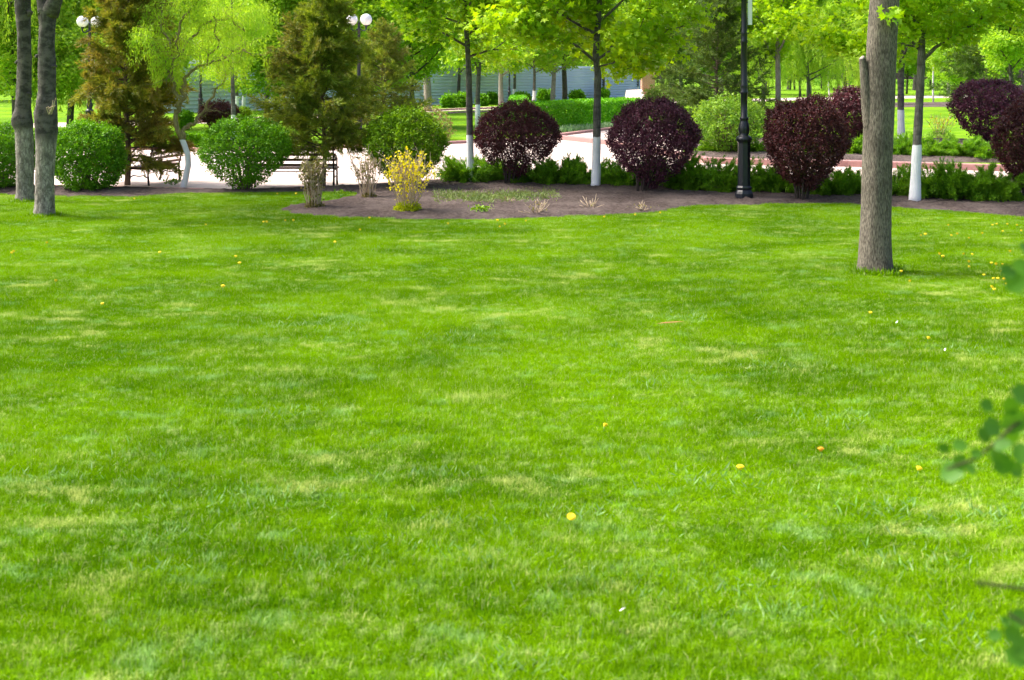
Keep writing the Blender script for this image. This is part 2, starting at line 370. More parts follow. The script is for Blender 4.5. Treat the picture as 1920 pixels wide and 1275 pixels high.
# ------------------------------------------------------------------ ground, beds, paths
def px_poly(pts, z=0): return [at(x, y, z) for x, y in pts]
def inside(X, Y, poly):
    n = len(poly); r = np.zeros(X.shape, bool); j = n-1
    for i in range(n):
        xi, yi, xj, yj = poly[i].x, poly[i].y, poly[j].x, poly[j].y
        if yi != yj:
            r ^= ((yi > Y) != (yj > Y)) & (X < (xj-xi)*(Y-yi)/(yj-yi)+xi)
        j = i
    return r
def edge_dist(X, Y, poly):
    d = np.full(X.shape, 1e9)
    for i in range(len(poly)):
        a, b_ = poly[i-1], poly[i]; dx, dy = b_.x-a.x, b_.y-a.y; L = dx*dx+dy*dy+1e-9
        t_ = np.clip(((X-a.x)*dx+(Y-a.y)*dy)/L, 0, 1)
        d = np.minimum(d, np.hypot(X-a.x-t_*dx, Y-a.y-t_*dy))
    return d
NEAR_EDGE = [(-400, 342), (0, 348), (240, 353), (440, 358), (640, 351), (720, 346), (830, 339), (1000, 333), (1200, 332), (1400, 332), (1600, 333), (1920, 336), (2400, 345)]
BED_LOW = [(-400, 376), (0, 366), (100, 371), (250, 371), (330, 364), (450, 364), (560, 362), (650, 361), (676, 365), (640, 373), (600, 381), (540, 388), (516, 397), (560, 404), (640, 409), (760, 412), (940, 412), (1100, 407), (1230, 400), (1268, 391), (1290, 387), (1400, 387), (1480, 383), (1600, 385), (1640, 389), (1700, 392), (1800, 398), (1920, 409), (2400, 440)]
PATH_FAR = [(2400, 325), (1920, 321), (1590, 311), (1450, 309), (1290, 299), (1262, 250), (1230, 230), (1141, 242), (1046, 254), (1000, 262), (891, 266), (835, 269), (700, 275), (500, 280), (385, 281), (320, 279), (-400, 286)]
bed_poly = px_poly(BED_LOW + NEAR_EDGE[::-1]); path_poly = px_poly(NEAR_EDGE + PATH_FAR)
def sheet(name, poly, z, mat):
    b_ = MB(); b_.add([(p.x, p.y, z) for p in poly], [tuple(range(len(poly)))], False)
    return tag(b_.build(name, mat), kind='structure')
g = MB(); g.add([(-900, -80, 0), (900, -80, 0), (900, 1400, 0), (-900, 1400, 0)], [(0, 1, 2, 3)], False)
tag(g.build('lawn', M['lawn']), kind='structure')
sheet('path', path_poly, .006, M['paving'])
far_path = [(-300, 238), (330, 226), (600, 214), (840, 203.5), (1000, 197), (1200, 190), (1600, 181), (2300, 172), (2300, 176), (1600, 186), (1200, 195), (1000, 202), (840, 208), (600, 221), (330, 234), (-300, 247)]
sheet('far_path', px_poly(far_path), .006, M['paving'])

sheet('far_bed', px_poly([(1560, 194), (1700, 192), (1920, 190), (2300, 188), (2300, 197), (1920, 199), (1700, 201), (1560, 203)]), .008, M['soil'])
sheet('far_bed', px_poly([(840, 209.5), (930, 206), (1000, 203.5), (1000, 206), (930, 209), (840, 213)]), .008, M['soil'])
def smooth_noise(X, Y, sc, seed):
    r = np.random.RandomState(seed); out_ = 0
    for k in range(6):
        a, b_, c_ = r.uniform(-1, 1, 2).tolist() + [r.uniform(0, 6.28)]
        s_ = sc*(1+k*.6); out_ = out_ + np.sin(X*a*s_*2+Y*b_*s_*2+c_)*np.cos(X*b_*s_*1.7-Y*a*s_*1.7+c_*2)/(1+k*.4)
    return out_/3
def soil_grid(name, poly, step, seed, hmax=.07, mat='soil'):
    xs = np.array([p.x for p in poly]); ys = np.array([p.y for p in poly])
    X, Y = np.meshgrid(np.arange(max(xs.min(), -22), min(xs.max(), 22), step), np.arange(ys.min(), ys.max(), step))
    r = np.random.RandomState(seed)
    ins = inside(X, Y, poly); d = edge_dist(X, Y, poly); d = np.where(ins, d, -d)
    d = d + .05*smooth_noise(X, Y, 6, seed+1) + .035*smooth_noise(X, Y, 17, seed+7)
    Z = np.where(d > 0, .012 + hmax*(1-np.exp(-d/.25)), d*.6)
    Z = Z + np.where(d > .03, .028*smooth_noise(X, Y, 2.5, seed) + .02*smooth_noise(X, Y, 9, seed+4) + r.uniform(-.012, .012, X.shape) + .035*np.clip(smooth_noise(X, Y, 13, seed+9)-.25, 0, 1), 0)
    keep = d > -step*1.6
    idx = -np.ones(X.shape, int); idx[keep] = np.arange(keep.sum())
    V = np.stack([X[keep], Y[keep], Z[keep]], 1)
    q = np.stack([idx[:-1, :-1], idx[:-1, 1:], idx[1:, 1:], idx[1:, :-1]], -1).reshape(-1, 4); q = q[(q >= 0).all(1)]
    me = np_mesh(name, V, q.ravel(), np.full(len(q), 4), None, [M[mat]])
    me.polygons.foreach_set('use_smooth', np.ones(len(q), bool))
    return tag(link(bpy.data.objects.new(name, me)), kind='structure')
soil_grid('flower_bed', bed_poly, .06, 3)
# bed behind the path on the right, with the back row of junipers
back_bed = px_poly([(1262, 252), (1300, 268), (1420, 262), (1600, 262), (1920, 266), (2400, 270), (2400, 316), (1920, 306), (1590, 302), (1450, 300), (1292, 294)])
soil_grid('flower_bed', back_bed, .14, 9, .12)

def kerb(pts, w, h, name='kerb'):
    P = [at(x, y) for x, y in pts]; vs_ = []
    Q = []
    for i in range(len(P)-1):                # resample
        n = max(1, int((P[i+1]-P[i]).length/1.0))
        Q += [P[i].lerp(P[i+1], k/n) for k in range(n)]
    Q.append(P[-1])
    for i, p in enumerate(Q):
        t_ = (Q[min(i+1, len(Q)-1)]-Q[max(i-1, 0)]).normalized(); s_ = Vector((-t_.y, t_.x, 0))
        for a, z in ((0, -.05), (0, h-.015), (.015, h), (w-.015, h), (w, h-.015), (w, -.05)):
            q = p + s_*a; vs_.append((q.x, q.y, z))
    b_ = MB(); k = 6
    b_.add(vs_, [(i*k+j, i*k+j+1, (i+1)*k+j+1, (i+1)*k+j) for i in range(len(Q)-1) for j in range(k-1)] + [(0, 1, 2, 3, 4, 5), tuple((len(Q)-1)*k+j for j in range(6))][:2], False)
    return tag(b_.build(name, M['kerb']), kind='structure')
kerb([(-400, 344), (0, 349.5), (240, 354.5), (440, 359.5), (640, 352.5), (720, 347.5), (830, 340), (1000, 334), (1200, 333), (1600, 334), (2400, 346)], -.12, .06)
kerb([(1046, 262), (1138, 272), (1290, 301), (1320, 307), (1450, 311), (1590, 313), (1920, 323), (2400, 333)], .3, .17)
kerb([(-400, 288), (320, 281), (385, 283), (500, 282), (700, 277), (835, 271), (891, 268), (1000, 264), (1046, 256), (1141, 244), (1230, 232)], .3, .10)
kerb([(330, 232), (600, 219), (840, 206.5), (1000, 201), (1200, 194)], -.3, .12)

# ------------------------------------------------------------------ grass (stuff) : tiles of blades instanced over the lawn
rng = np.random.default_rng(5)
def blades(n, size, lmin, lmax, wmin, wmax, lean, rg):
    x = rg.uniform(-size/2, size/2, n); y = rg.uniform(-size/2, size/2, n)
    L = rg.uniform(lmin, lmax, n); w = rg.uniform(wmin, wmax, n); a = rg.uniform(0, 2*pi, n); ln = rg.uniform(0, lean, n)*L
    dx, dy = np.cos(a), np.sin(a); b_ = rg.uniform(0, 2*pi, n); wx, wy = np.cos(b_)*w/2, np.sin(b_)*w/2
    z0 = np.zeros(n)
    V = np.stack([
        np.stack([x-wx, y-wy, z0], 1), np.stack([x+wx, y+wy, z0], 1),
        np.stack([x+dx*ln*.35+wx*.8, y+dy*ln*.35+wy*.8, L*.6], 1), np.stack([x+dx*ln*.35-wx*.8, y+dy*ln*.35-wy*.8, L*.6], 1),
        np.stack([x+dx*ln, y+dy*ln, L*(1-.25*ln/L)], 1)], 1)
    return V, rg.random(n)
def grass_object(name, tiles, pts, rot, scl, mat, nvar):
    """mesh = tile variants (attribute var >= 1) + loose points (var 0); nodes instance the tiles on the points."""
    Vs, rn_, var, cnt = [], [], [], 0; F, Cn = [], []
    for i, (V, rr) in enumerate(tiles):
        n = len(V); base = cnt + np.arange(n)*5
        f = np.stack([base, base+1, base+2, base+3, base+3, base+2, base+4], 1).ravel(); F.append(f); Cn.append(np.tile([4, 3], n))
        Vs.append(V.reshape(-1, 3)); rn_.append(np.repeat(rr, 5)); var.append(np.full(n*5, i+1)); cnt += n*5
    np_ = len(pts); Vs.append(pts); rn_.append(np.zeros(np_)); var.append(np.zeros(np_, int))
    V = np.concatenate(Vs); me = np_mesh(name, V, np.concatenate(F), np.concatenate(Cn), np.concatenate(rn_), [mat])
    a = me.attributes.new('var', 'INT', 'POINT'); a.data.foreach_set('value', np.concatenate(var).astype(np.int32))
    a = me.attributes.new('rz', 'FLOAT', 'POINT'); a.data.foreach_set('value', np.concatenate([np.zeros(cnt), rot]).astype(np.float32))
    a = me.attributes.new('sc', 'FLOAT', 'POINT'); a.data.foreach_set('value', np.concatenate([np.zeros(cnt), scl]).astype(np.float32))
    a = me.attributes.new('pick', 'INT', 'POINT'); a.data.foreach_set('value', np.concatenate([np.zeros(cnt), np.random.RandomState(1).randint(0, nvar, np_)]).astype(np.int32))
    o = link(bpy.data.objects.new(name, me))
    gt = bpy.data.node_groups.new(name + '_nodes', 'GeometryNodeTree')
    gt.interface.new_socket('Geometry', in_out='INPUT', socket_type='NodeSocketGeometry'); gt.interface.new_socket('Geometry', in_out='OUTPUT', socket_type='NodeSocketGeometry')
    gi = gt.nodes.new('NodeGroupInput'); go = gt.nodes.new('NodeGroupOutput'); Lk = gt.links.new
    def attr(nm, typ):
        n = gt.nodes.new('GeometryNodeInputNamedAttribute'); n.data_type = typ; n.inputs[0].default_value = nm
        return n.outputs['Attribute']
    def sep(i):
        cmp_ = gt.nodes.new('FunctionNodeCompare'); cmp_.data_type = 'INT'; cmp_.operation = 'EQUAL'
        ins_ = [s_ for s_ in cmp_.inputs if s_.type == 'INT']; Lk(attr('var', 'INT'), ins_[0]); ins_[1].default_value = i
        s_ = gt.nodes.new('GeometryNodeSeparateGeometry'); s_.domain = 'POINT'; Lk(gi.outputs[0], s_.inputs[0]); Lk(cmp_.outputs[0], s_.inputs[1])
        return s_.outputs[0]
    g2i = gt.nodes.new('GeometryNodeGeometryToInstance')
    for i in range(nvar): Lk(sep(nvar-i), g2i.inputs[0])
    iop = gt.nodes.new('GeometryNodeInstanceOnPoints'); Lk(sep(0), iop.inputs['Points']); Lk(g2i.outputs[0], iop.inputs['Instance'])
    iop.inputs['Pick Instance'].default_value = True; Lk(attr('pick', 'INT'), iop.inputs['Instance Index'])
    cx = gt.nodes.new('ShaderNodeCombineXYZ'); Lk(attr('rz', 'FLOAT'), cx.inputs[2]); Lk(cx.outputs[0], iop.inputs['Rotation'])
    cs = gt.nodes.new('ShaderNodeCombineXYZ'); cs.inputs[0].default_value = 1; cs.inputs[1].default_value = 1; Lk(attr('sc', 'FLOAT'), cs.inputs[2]); Lk(cs.outputs[0], iop.inputs['Scale'])
    Lk(iop.outputs[0], go.inputs[0])
    md = o.modifiers.new('instances', 'NODES'); md.node_group = gt
    return o
tiles = [blades(1050, .35, .018, .056, .0024, .005, 1.25, rng) for _ in range(6)]
xs, ys = np.meshgrid(np.arange(-17, 17, .235), np.arange(2.6, 33, .235)); X = (xs + rng.uniform(-.03, .03, xs.shape)).ravel(); Y = (ys + rng.uniform(-.03, .03, xs.shape)).ravel()
keep = (np.abs(X) < Y*.46 + 1.2)
dd = edge_dist(X, Y, bed_poly); keep &= ~(inside(X, Y, bed_poly)) & (dd > .07) & ~inside(X, Y, path_poly) & (edge_dist(X, Y, path_poly) > .1)
near_line = np.interp(X, [p.x for p in bed_poly[:len(BED_LOW)]][0:1] + [20], [40, 40])
X, Y = X[keep], Y[keep]
# drop anything behind the strip of soil along the path
lim = px_poly(NEAR_EDGE); lx = [p.x for p in lim]; ly = [p.y for p in lim]; k2 = Y < np.interp(X, lx, ly); X, Y = X[k2], Y[k2]
sc = 1 + .55*smooth_noise(X, Y, 1.1, 8) + .25*smooth_noise(X, Y, .35, 2); sc = np.clip(sc, .75, 1.7)*(1+np.clip(Y-14, 0, 20)*.012)
o = grass_object('grass', tiles, np.stack([X, Y, np.zeros_like(X)], 1), rng.uniform(0, 6.28, len(X)), sc, M['blade'], 6)
tag(o, 'short mown bright green lawn grass with straw coloured patches', 'grass', kind='stuff')

# coarse blue-green grass tufts scattered in the lawn
cent = [(430, 948, .5), (480, 935, .35), (540, 778, .3), (1390, 1108, .22), (1140, 1100, .5), (1330, 905, .3), (1100, 965, .3), (860, 985, .2), (820, 895, .2), (330, 1010, .25), (870, 1050, .35), (1710, 1060, .35), (1560, 790, .3), (1450, 690, .35), (640, 610, .5), (1150, 650, .3), (960, 1255, .25), (250, 855, .35), (1600, 700, .3), (1830, 660, .35), (620, 1060, .3), (1460, 1155, .2), (1290, 600, .3), (500, 620, .5), (320, 1075, .2), (1640, 960, .3), (730, 1030, .2), (100, 900, .3), (1860, 970, .3), (1780, 1200, .3), (1240, 720, .3), (820, 640, .4), (380, 470, .8), (1250, 440, .9), (700, 470, .6), (150, 560, .7)]
P_, D_, S_ = [], [], []
for (px, py, r) in cent:
    c0 = at(px, py)
    for _ in range(int(95*r/.3)):
        q = rng.normal(size=2)*r*np.array([.75, .38])*(.4+rng.random()); a = rng.uniform(0, 6.28); e = rng.uniform(.35, 1.1)
        P_.append((c0.x+q[0], c0.y+q[1], .005)); D_.append((cos(a)*cos(e), sin(a)*cos(e), sin(e))); S_.append(rng.uniform(.035, .08))
o = leaf_mesh('coarse_grass', np.array(P_), np.array(D_), np.array(S_), 'sliver', M['coarse_lawn'], rng, flat=.1)
tag(o, 'scattered tufts of coarse bluish grass blades standing in the lawn', 'grass', kind='stuff')
# longer grass left by the mower round the three trunks in the lawn
P_, D_, S_ = [], [], []
for (px, py, r_) in ((1641, 512, .21), (82, 408, .19), (47, 380, .19)):
    c0 = at(px, py)
    for _ in range(900):
        a = rng.uniform(0, 6.28); q = r_*(1+.25*sin(4*a+.7)*.5)+abs(rng.normal())*.07; e = rng.uniform(.7, 1.5); b_ = rng.uniform(0, 6.28)
        P_.append((c0.x+cos(a)*q, c0.y+sin(a)*q, 0)); D_.append((cos(b_)*cos(e), sin(b_)*cos(e), sin(e))); S_.append(rng.uniform(.05, .13))
tag(leaf_mesh('grass', np.array(P_), np.array(D_), np.array(S_), 'sliver', M['blade'], rng, flat=.1), 'longer uncut grass hugging the feet of the bare trunks', 'grass', kind='stuff')
# green weeds on the bed soil
P_, D_, S_ = [], [], []
for _ in range(5200):
    u = rng.random(); px = 812 + u*235; py = 374 + rng.normal()*5 + 4*sin(u*3) - (3 if u > .5 else 0); q = at(px, py)
    if rng.random() > 1.1 - abs(u-.4)*1.3: continue
    a = rng.uniform(0, 6.28); e = rng.uniform(.2, 1.3)
    P_.append((q.x, q.y, .07)); D_.append((cos(a)*cos(e), sin(a)*cos(e), sin(e))); S_.append(rng.uniform(.04, .10))
o = leaf_mesh('ground_cover', np.array(P_), np.array(D_), np.array(S_), 'willow', M['weed'], rng)
tag(o, 'dull green ground cover growing flat on the brown bed', 'ground cover', kind='stuff')

# ------------------------------------------------------------------ tree generators (local coordinates, base at 0)
def rot_about(v, axis, a): return Matrix.Rotation(a, 3, axis) @ v
def poly_branch(p, d, L, n, rg, jit=.12, up=.0):
    pts = [Vector(p)]; d = d.normalized()
    for i in range(n):
        d = (d + Vector((rg.gauss(0, jit), rg.gauss(0, jit), rg.gauss(0, jit) + up))).normalized()
        pts.append(pts[-1] + d*L/n)
    return pts
def lerp_poly(pts, t_):
    f = t_*(len(pts)-1); i = min(int(f), len(pts)-2); return pts[i].lerp(pts[i+1], f-i), (pts[i+1]-pts[i]).normalized()
def crown_gen(rg, trunk, trad, z0, Rc, nprim, elev=(25, 50), prof=None, nsec=5, nter=4, mb=None, jit=.12, up=.02, anch=None, minr=.006):
    """adds branches to mb and returns anchors [(pos, dir)]."""
    A = [] if anch is None else anch
    H = trunk[-1].z; az = rg.uniform(0, 6.28)
    for i in range(nprim):
        f = (i+.5)/nprim; z = z0 + (H-z0)*f**1.1
        # point on the trunk at z
        k = next((j for j in range(len(trunk)-1) if trunk[j+1].z >= z), len(trunk)-2)
        tt = (z-trunk[k].z)/max(1e-6, trunk[k+1].z-trunk[k].z); p = trunk[k].lerp(trunk[k+1], min(1, tt)); r0 = (trad[k]*(1-tt)+trad[k+1]*tt)*.55
        az += 2.4 + rg.gauss(0, .3); e = R(rg.uniform(*elev)) + f*.35
        L = Rc*(prof(f) if prof else (1-.55*f))*rg.uniform(.8, 1.15)
        d = Vector((cos(az)*cos(e), sin(az)*cos(e), sin(e)))
        pr = poly_branch(p, d, L, 8, rg, jit, up); mb.tube(pr, [max(minr, r0*(1-.85*j/8)) for j in range(9)], 6, False)
        for j in range(nsec):
            t_ = .25 + .72*(j+rg.random()*.6)/nsec; q, dq = lerp_poly(pr, min(t_, .99))
            s_ = dq.cross(Vector((0, 0, 1))).normalized()*(1 if j % 2 else -1)
            d2 = (dq*.6 + s_*rg.uniform(.5, .9) + Vector((0, 0, rg.uniform(-.15, .35)))).normalized(); L2 = L*rg.uniform(.32, .5)*(1.1-.4*t_)
            se = poly_branch(q, d2, L2, 5, rg, jit*1.2, up); mb.tube(se, [max(minr*.7, r0*.35*(1-.8*m_/5)) for m_ in range(6)], 4, False)
            for m_ in range(nter):
                q3, d3 = lerp_poly(se, min(.99, .25+.75*(m_+rg.random()*.5)/nter))
                d4 = (d3*.5 + Vector((rg.gauss(0, .6), rg.gauss(0, .6), rg.gauss(.05, .3)))).normalized()
                te = poly_branch(q3, d4, L2*rg.uniform(.35, .6), 3, rg, jit, 0); mb.tube(te, [minr*.6, minr*.5, minr*.4, minr*.3], 3, False)
                A += [(te[1], d4), (te[2], d4), (te[3], d4)]
            A.append((se[-1], d2))
        A.append((pr[-1], d))
    return A
def leaves_on(anchors, per, spread, s0, s1, rng_, droop=.2, zflat=.6):
    P = np.array([a[0][:] for a in anchors]); D = np.array([a[1][:] for a in anchors])
    idx = np.repeat(np.arange(len(P)), per); n = len(idx)
    off = rng_.normal(size=(n, 3))*spread*np.array([1, 1, zflat])
    d = norm(D[idx]*.3 + rng_.normal(size=(n, 3))*np.array([.7, .7, .35]) + np.array([0, 0, -droop]))
    return P[idx]+off, d, rng_.uniform(s0, s1, n)
def trunk_pts(px, Y, base, scale_px=None):
    """centre line from photo pixels [(x,y,width px)] at depth Y -> local points, radii"""
    P = []; Rr = []
    for x, y, w in px:
        q = atY(x, y, Y); P.append(q - base); Rr.append(w/2*mpp(Y, q.z))
    P[0].z = 0
    return P, Rr
def resample(P, Rr, step=.12):
    Q, r2 = [], []
    for i in range(len(P)-1):
        n = max(1, int((P[i+1]-P[i]).length/step))
        for k in range(n):
            Q.append(P[i].lerp(P[i+1], k/n)); r2.append(Rr[i]*(1-k/n)+Rr[i+1]*k/n)
    return Q + [P[-1]], r2 + [Rr[-1]]

# ---- the three whitewashed maples and other near trees
def near_tree(name, label, base_px, px, top, Rc, nprim, z0, bark, leafm, kind, per, spread, s, seed, elev=(20, 45), group=None, nsec=5, nter=4, extra=None, droop=.2, prof=None):
    base = at(*base_px); Y = base.y; rg = random.Random(seed); rn = np.random.default_rng(seed)
    th = thing(name, label, 'tree', base, 0, group)
    P, Rr = trunk_pts(px, Y, base)
    d = (P[-1]-P[-2]).normalized()
    lead = poly_branch(P[-1], (d*.5+Vector((0, 0, 1))).normalized(), max(.5, top-P[-1].z), 6, rg, .05, .1)
    P2 = P + lead[1:]; R2 = Rr + [Rr[-1]*(1-.85*(k+1)/6) for k in range(6)]
    Pp, Rp = resample(P2, R2, .15); Rp[0] *= 1.18; Rp = [r*(1+.05*sin(i*1.7+seed)) for i, r in enumerate(Rp)]
    mb = MB(); Pp[0].z = -.05; mb.tube(Pp, Rp, 14, True, .03, rg)
    A = crown_gen(rg, P2, R2, z0, Rc, nprim, elev, prof, nsec, nter, mb)
    if extra: extra(mb, A, rg, base, Y)
    for z_ in np.arange(z0+.25, 5.5, .13):      # short twigs on the trunk itself
        k_ = next((j for j in range(len(Pp)-1) if Pp[j+1].z >= z_), len(Pp)-2); a_ = rg.uniform(0, 6.28)
        te = poly_branch(Pp[k_], Vector((cos(a_), sin(a_), .35)), rg.uniform(.25, .5), 3, rg, .15); mb.tube(te, [.008, .006, .005, .004], 4, False); A += [(te[2], te[2]-te[1]), (te[3], te[3]-te[2])]
    mb.build('trunk', bark, th)
    p_, d_, s_ = leaves_on(A, per, spread, s*.7, s*1.25, rn, droop)
    k = (p_[:, 2] > z0 - .75) & (rn.random(len(p_)) > np.clip((p_[:, 2]-4.6)*.5, 0, .6))
    leaf_mesh('crown', p_[k], d_[k], s_[k], kind, leafm, rn, th, flat=.55)
    return th
def limb(px, r0, base, Y, dy=0):
    P = [atY(x, y, Y + dy*i/(len(px)-1)) - base for i, (x, y) in enumerate(px)]
    Q = []
    for i in range(len(P)-1): Q += [P[i].lerp(P[i+1], k/3) for k in range(3)]
    return Q + [P[-1]], [r0*(1-.8*i/(3*(len(P)-1))) for i in range(3*(len(P)-1)+1)]
def add_limb(mb, A, rg, base, Y, px, r0, dy, twigs=6, L=.6):
    Q, r_ = limb(px, r0, base, Y, dy); mb.tube(Q, r_, 8, False, .08, rg)
    for i in range(twigs):
        q, d = lerp_poly(Q, .3+.69*i/max(1, twigs-1)); d2 = (d*.6 + Vector((rg.gauss(0, .6), rg.gauss(0, .6), rg.gauss(.1, .4)))).normalized()
        te = poly_branch(q, d2, L*rg.uniform(.6, 1.2), 4, rg, .15); mb.tube(te, [.010, .008, .006, .005, .004], 4, False); A += [(p, d2) for p in te[1:]]
WB = white_bark(1.12)
near_tree('maple_tree', 'whitewashed young maple between the green round bush and the first purple bush', (882, 348),
    [(882, 348, 15), (882, 300, 14), (881, 250, 12.5), (880, 190, 12), (879, 140, 11), (877, 95, 10)], 8.2, 2.35, 19, 2.75, WB, M['maple_b'], 'maple', 26, .19, .115, 11, elev=(-2, 40), group='whitewashed trees in the front bed')
near_tree('maple_tree', 'whitewashed young maple standing between the first two purple bushes', (1118, 355),
    [(1117, 355, 19), (1118, 300, 16), (1119, 250, 15), (1120, 190, 14), (1121, 140, 13), (1117, 100, 12)], 8.4, 2.4, 19, 3.0, WB, M['maple'], 'maple', 24, .21, .14, 23, elev=(-4, 40), group='whitewashed trees in the front bed',
    extra=lambda mb, A, rg, b_, Y: (add_limb(mb, A, rg, b_, Y, [(1120, 118), (1080, 85), (1030, 60), (985, 40), (940, 55)], .035, -1.8, 9),
                                   add_limb(mb, A, rg, b_, Y, [(1121, 110), (1170, 80), (1230, 60), (1290, 48)], .035, -.5, 9),
                                   add_limb(mb, A, rg, b_, Y, [(1121, 125), (1150, 118), (1185, 90), (1205, 40), (1225, -10)], .022, -2.2, 7)))
near_tree('maple_tree', 'whitewashed forked maple just right of the thick bare trunk', (1716, 383),
    [(1715, 383, 22), (1717, 330, 19), (1720, 260, 16.5), (1724, 190, 15), (1727, 130, 15), (1728, 100, 14)], 8.6, 2.65, 18, 3.0, WB, M['maple'], 'maple', 24, .2, .125, 37, elev=(12, 42), group='whitewashed trees in the front bed',
    extra=lambda mb, A, rg, b_, Y: (add_limb(mb, A, rg, b_, Y, [(1730, 112), (1755, 88), (1800, 62), (1850, 28), (1890, 5)], .045, -.4, 9),
                                   add_limb(mb, A, rg, b_, Y, [(1728, 96), (1712, 80), (1700, 55), (1696, 20), (1690, -20)], .04, .5, 7),
                                   add_limb(mb, A, rg, b_, Y, [(1727, 90), (1690, 82), (1640, 85), (1585, 92), (1535, 70)], .022, 1.4, 9)))
near_tree('maple_tree', 'whitewashed maple standing in grass behind the back row of junipers', (1690, 267),
    [(1690, 267, 15), (1689, 210, 12.5), (1689, 150, 12), (1691, 110, 11), (1692, 80, 10)], 8.5, 3.6, 14, 2.8, white_bark(1.2), M['maple_b'], 'maple', 16, .25, .17, 41, elev=(10, 42))
near_tree('maple_tree', 'slim brown maple between the pale green bush and the third purple bush', (1459, 262),
    [(1459, 262, 12), (1459, 200, 10.5), (1459, 150, 10), (1458, 85, 9)], 8.0, 3.0, 14, 2.9, M['bark_pale'], M['maple'], 'maple', 17, .22, .16, 43, elev=(12, 42))
near_tree('linden_tree', 'slim whitewashed weeping tree behind the first round green bush', (438, 262),
    [(438, 262, 10), (438, 220, 9), (437, 180, 8), (436, 150, 7)], 6.0, 2.1, 12, 2.6, white_bark(.95), M['willow'], 'willow', 26, .26, .13, 47, elev=(5, 35), droop=1.2)

# ---- thick bare trunk in front, right
base = at(1641, 512); Y = base.y; rg = random.Random(71)
th = thing('ash_tree', 'thick grey trunk with a sawn branch stub standing alone in the lawn', 'tree', base)
P, Rr = trunk_pts([(1641, 512, 66), (1641, 495, 61), (1642, 440, 57), (1643, 380, 55), (1644, 320, 55), (1646, 250, 55), (1649, 180, 54), (1652, 110, 55), (1656, 40, 54), (1660, -30, 53), (1668, -260, 44)], Y, base)
lead = poly_branch(P[-1], Vector((.05, 0, 1)), 4.5, 6, rg, .06, .05); R0 = Rr[-1]
P2 = P + lead[1:]; R2 = Rr + [R0*(1-.8*(k+1)/6) for k in range(6)]
Pp, Rp = resample(P2, R2, .06); mb = MB(); Pp[0].z = -.06; n = 40; vs_ = []
for i, p in enumerate(Pp):
    z = p.z; fl = .42*math.exp(-max(z, 0)/.13)
    for k in range(n):
        a = 2*pi*k/n
        r = Rp[i]*(1 + .018*sin(3*a+z*1.1) + .02*sin(5*a-z*2.3+1) + .012*sin(9*a+z*5) + fl*(.3+.35*sin(4*a+.7)) + .008*rg.gauss(0, 1))
        vs_.append((p.x+cos(a)*r, p.y+sin(a)*r, z))
mb.add(vs_, [(i*n+k, i*n+(k+1) % n, (i+1)*n+(k+1) % n, (i+1)*n+k) for i in range(len(Pp)-1) for k in range(n)])
A = crown_gen(rg, P2, R2, 5.0, 4.2, 16, (20, 50), None, 5, 4, mb)
mb.build('trunk', M['bark_big'], th)
st = MB(); W_ = [(1640, 290, 10), (1633, 245, 13), (1628, 200, 12.5), (1624, 165, 10.5), (1620, 130, 8), (1617, 110, 6.5)]
pts = [atY(x, y, Y-.03)-base for x, y, w in W_]; st.tube(pts, [w*mpp(Y, 2.5) for x, y, w in W_], 16, False, .05, rg); bs = st.build('branch_stub', M['bark_big'], th)
st = MB(); st.tube([pts[-1], pts[-1]+Vector((-.012, -.004, .012))], [.040, .036], 16); st.build('sawn_end', M['bark_pale'], bs)
rn = np.random.default_rng(4); p_, d_, s_ = leaves_on(A, 6, .25, .12, .19, rn); leaf_mesh('crown', p_, d_, s_, 'maple', M['maple_b'], rn, th, flat=.5)
q = atY(1672, 28, Y-.3)-base; sp = MB(); sp.tube([q+Vector((-.05, .2, -.1)), q+Vector((-.02, .08, -.06)), q], [.006, .005, .004], 5)
tw = sp.build('sprout', M['twig'], th)
p_ = np.array(q[:])+rn.normal(size=(22, 3))*np.array([.085, .05, .04]); d_ = rn.normal(size=(22, 3))*np.array([1, .5, .5])
leaf_mesh('leaf', p_, d_, rn.uniform(.09, .14, 22), 'maple', M['maple'], rn, tw, flat=.2, N=rn.normal(size=(22, 3))*.5+np.array([0, -.8, .5]))

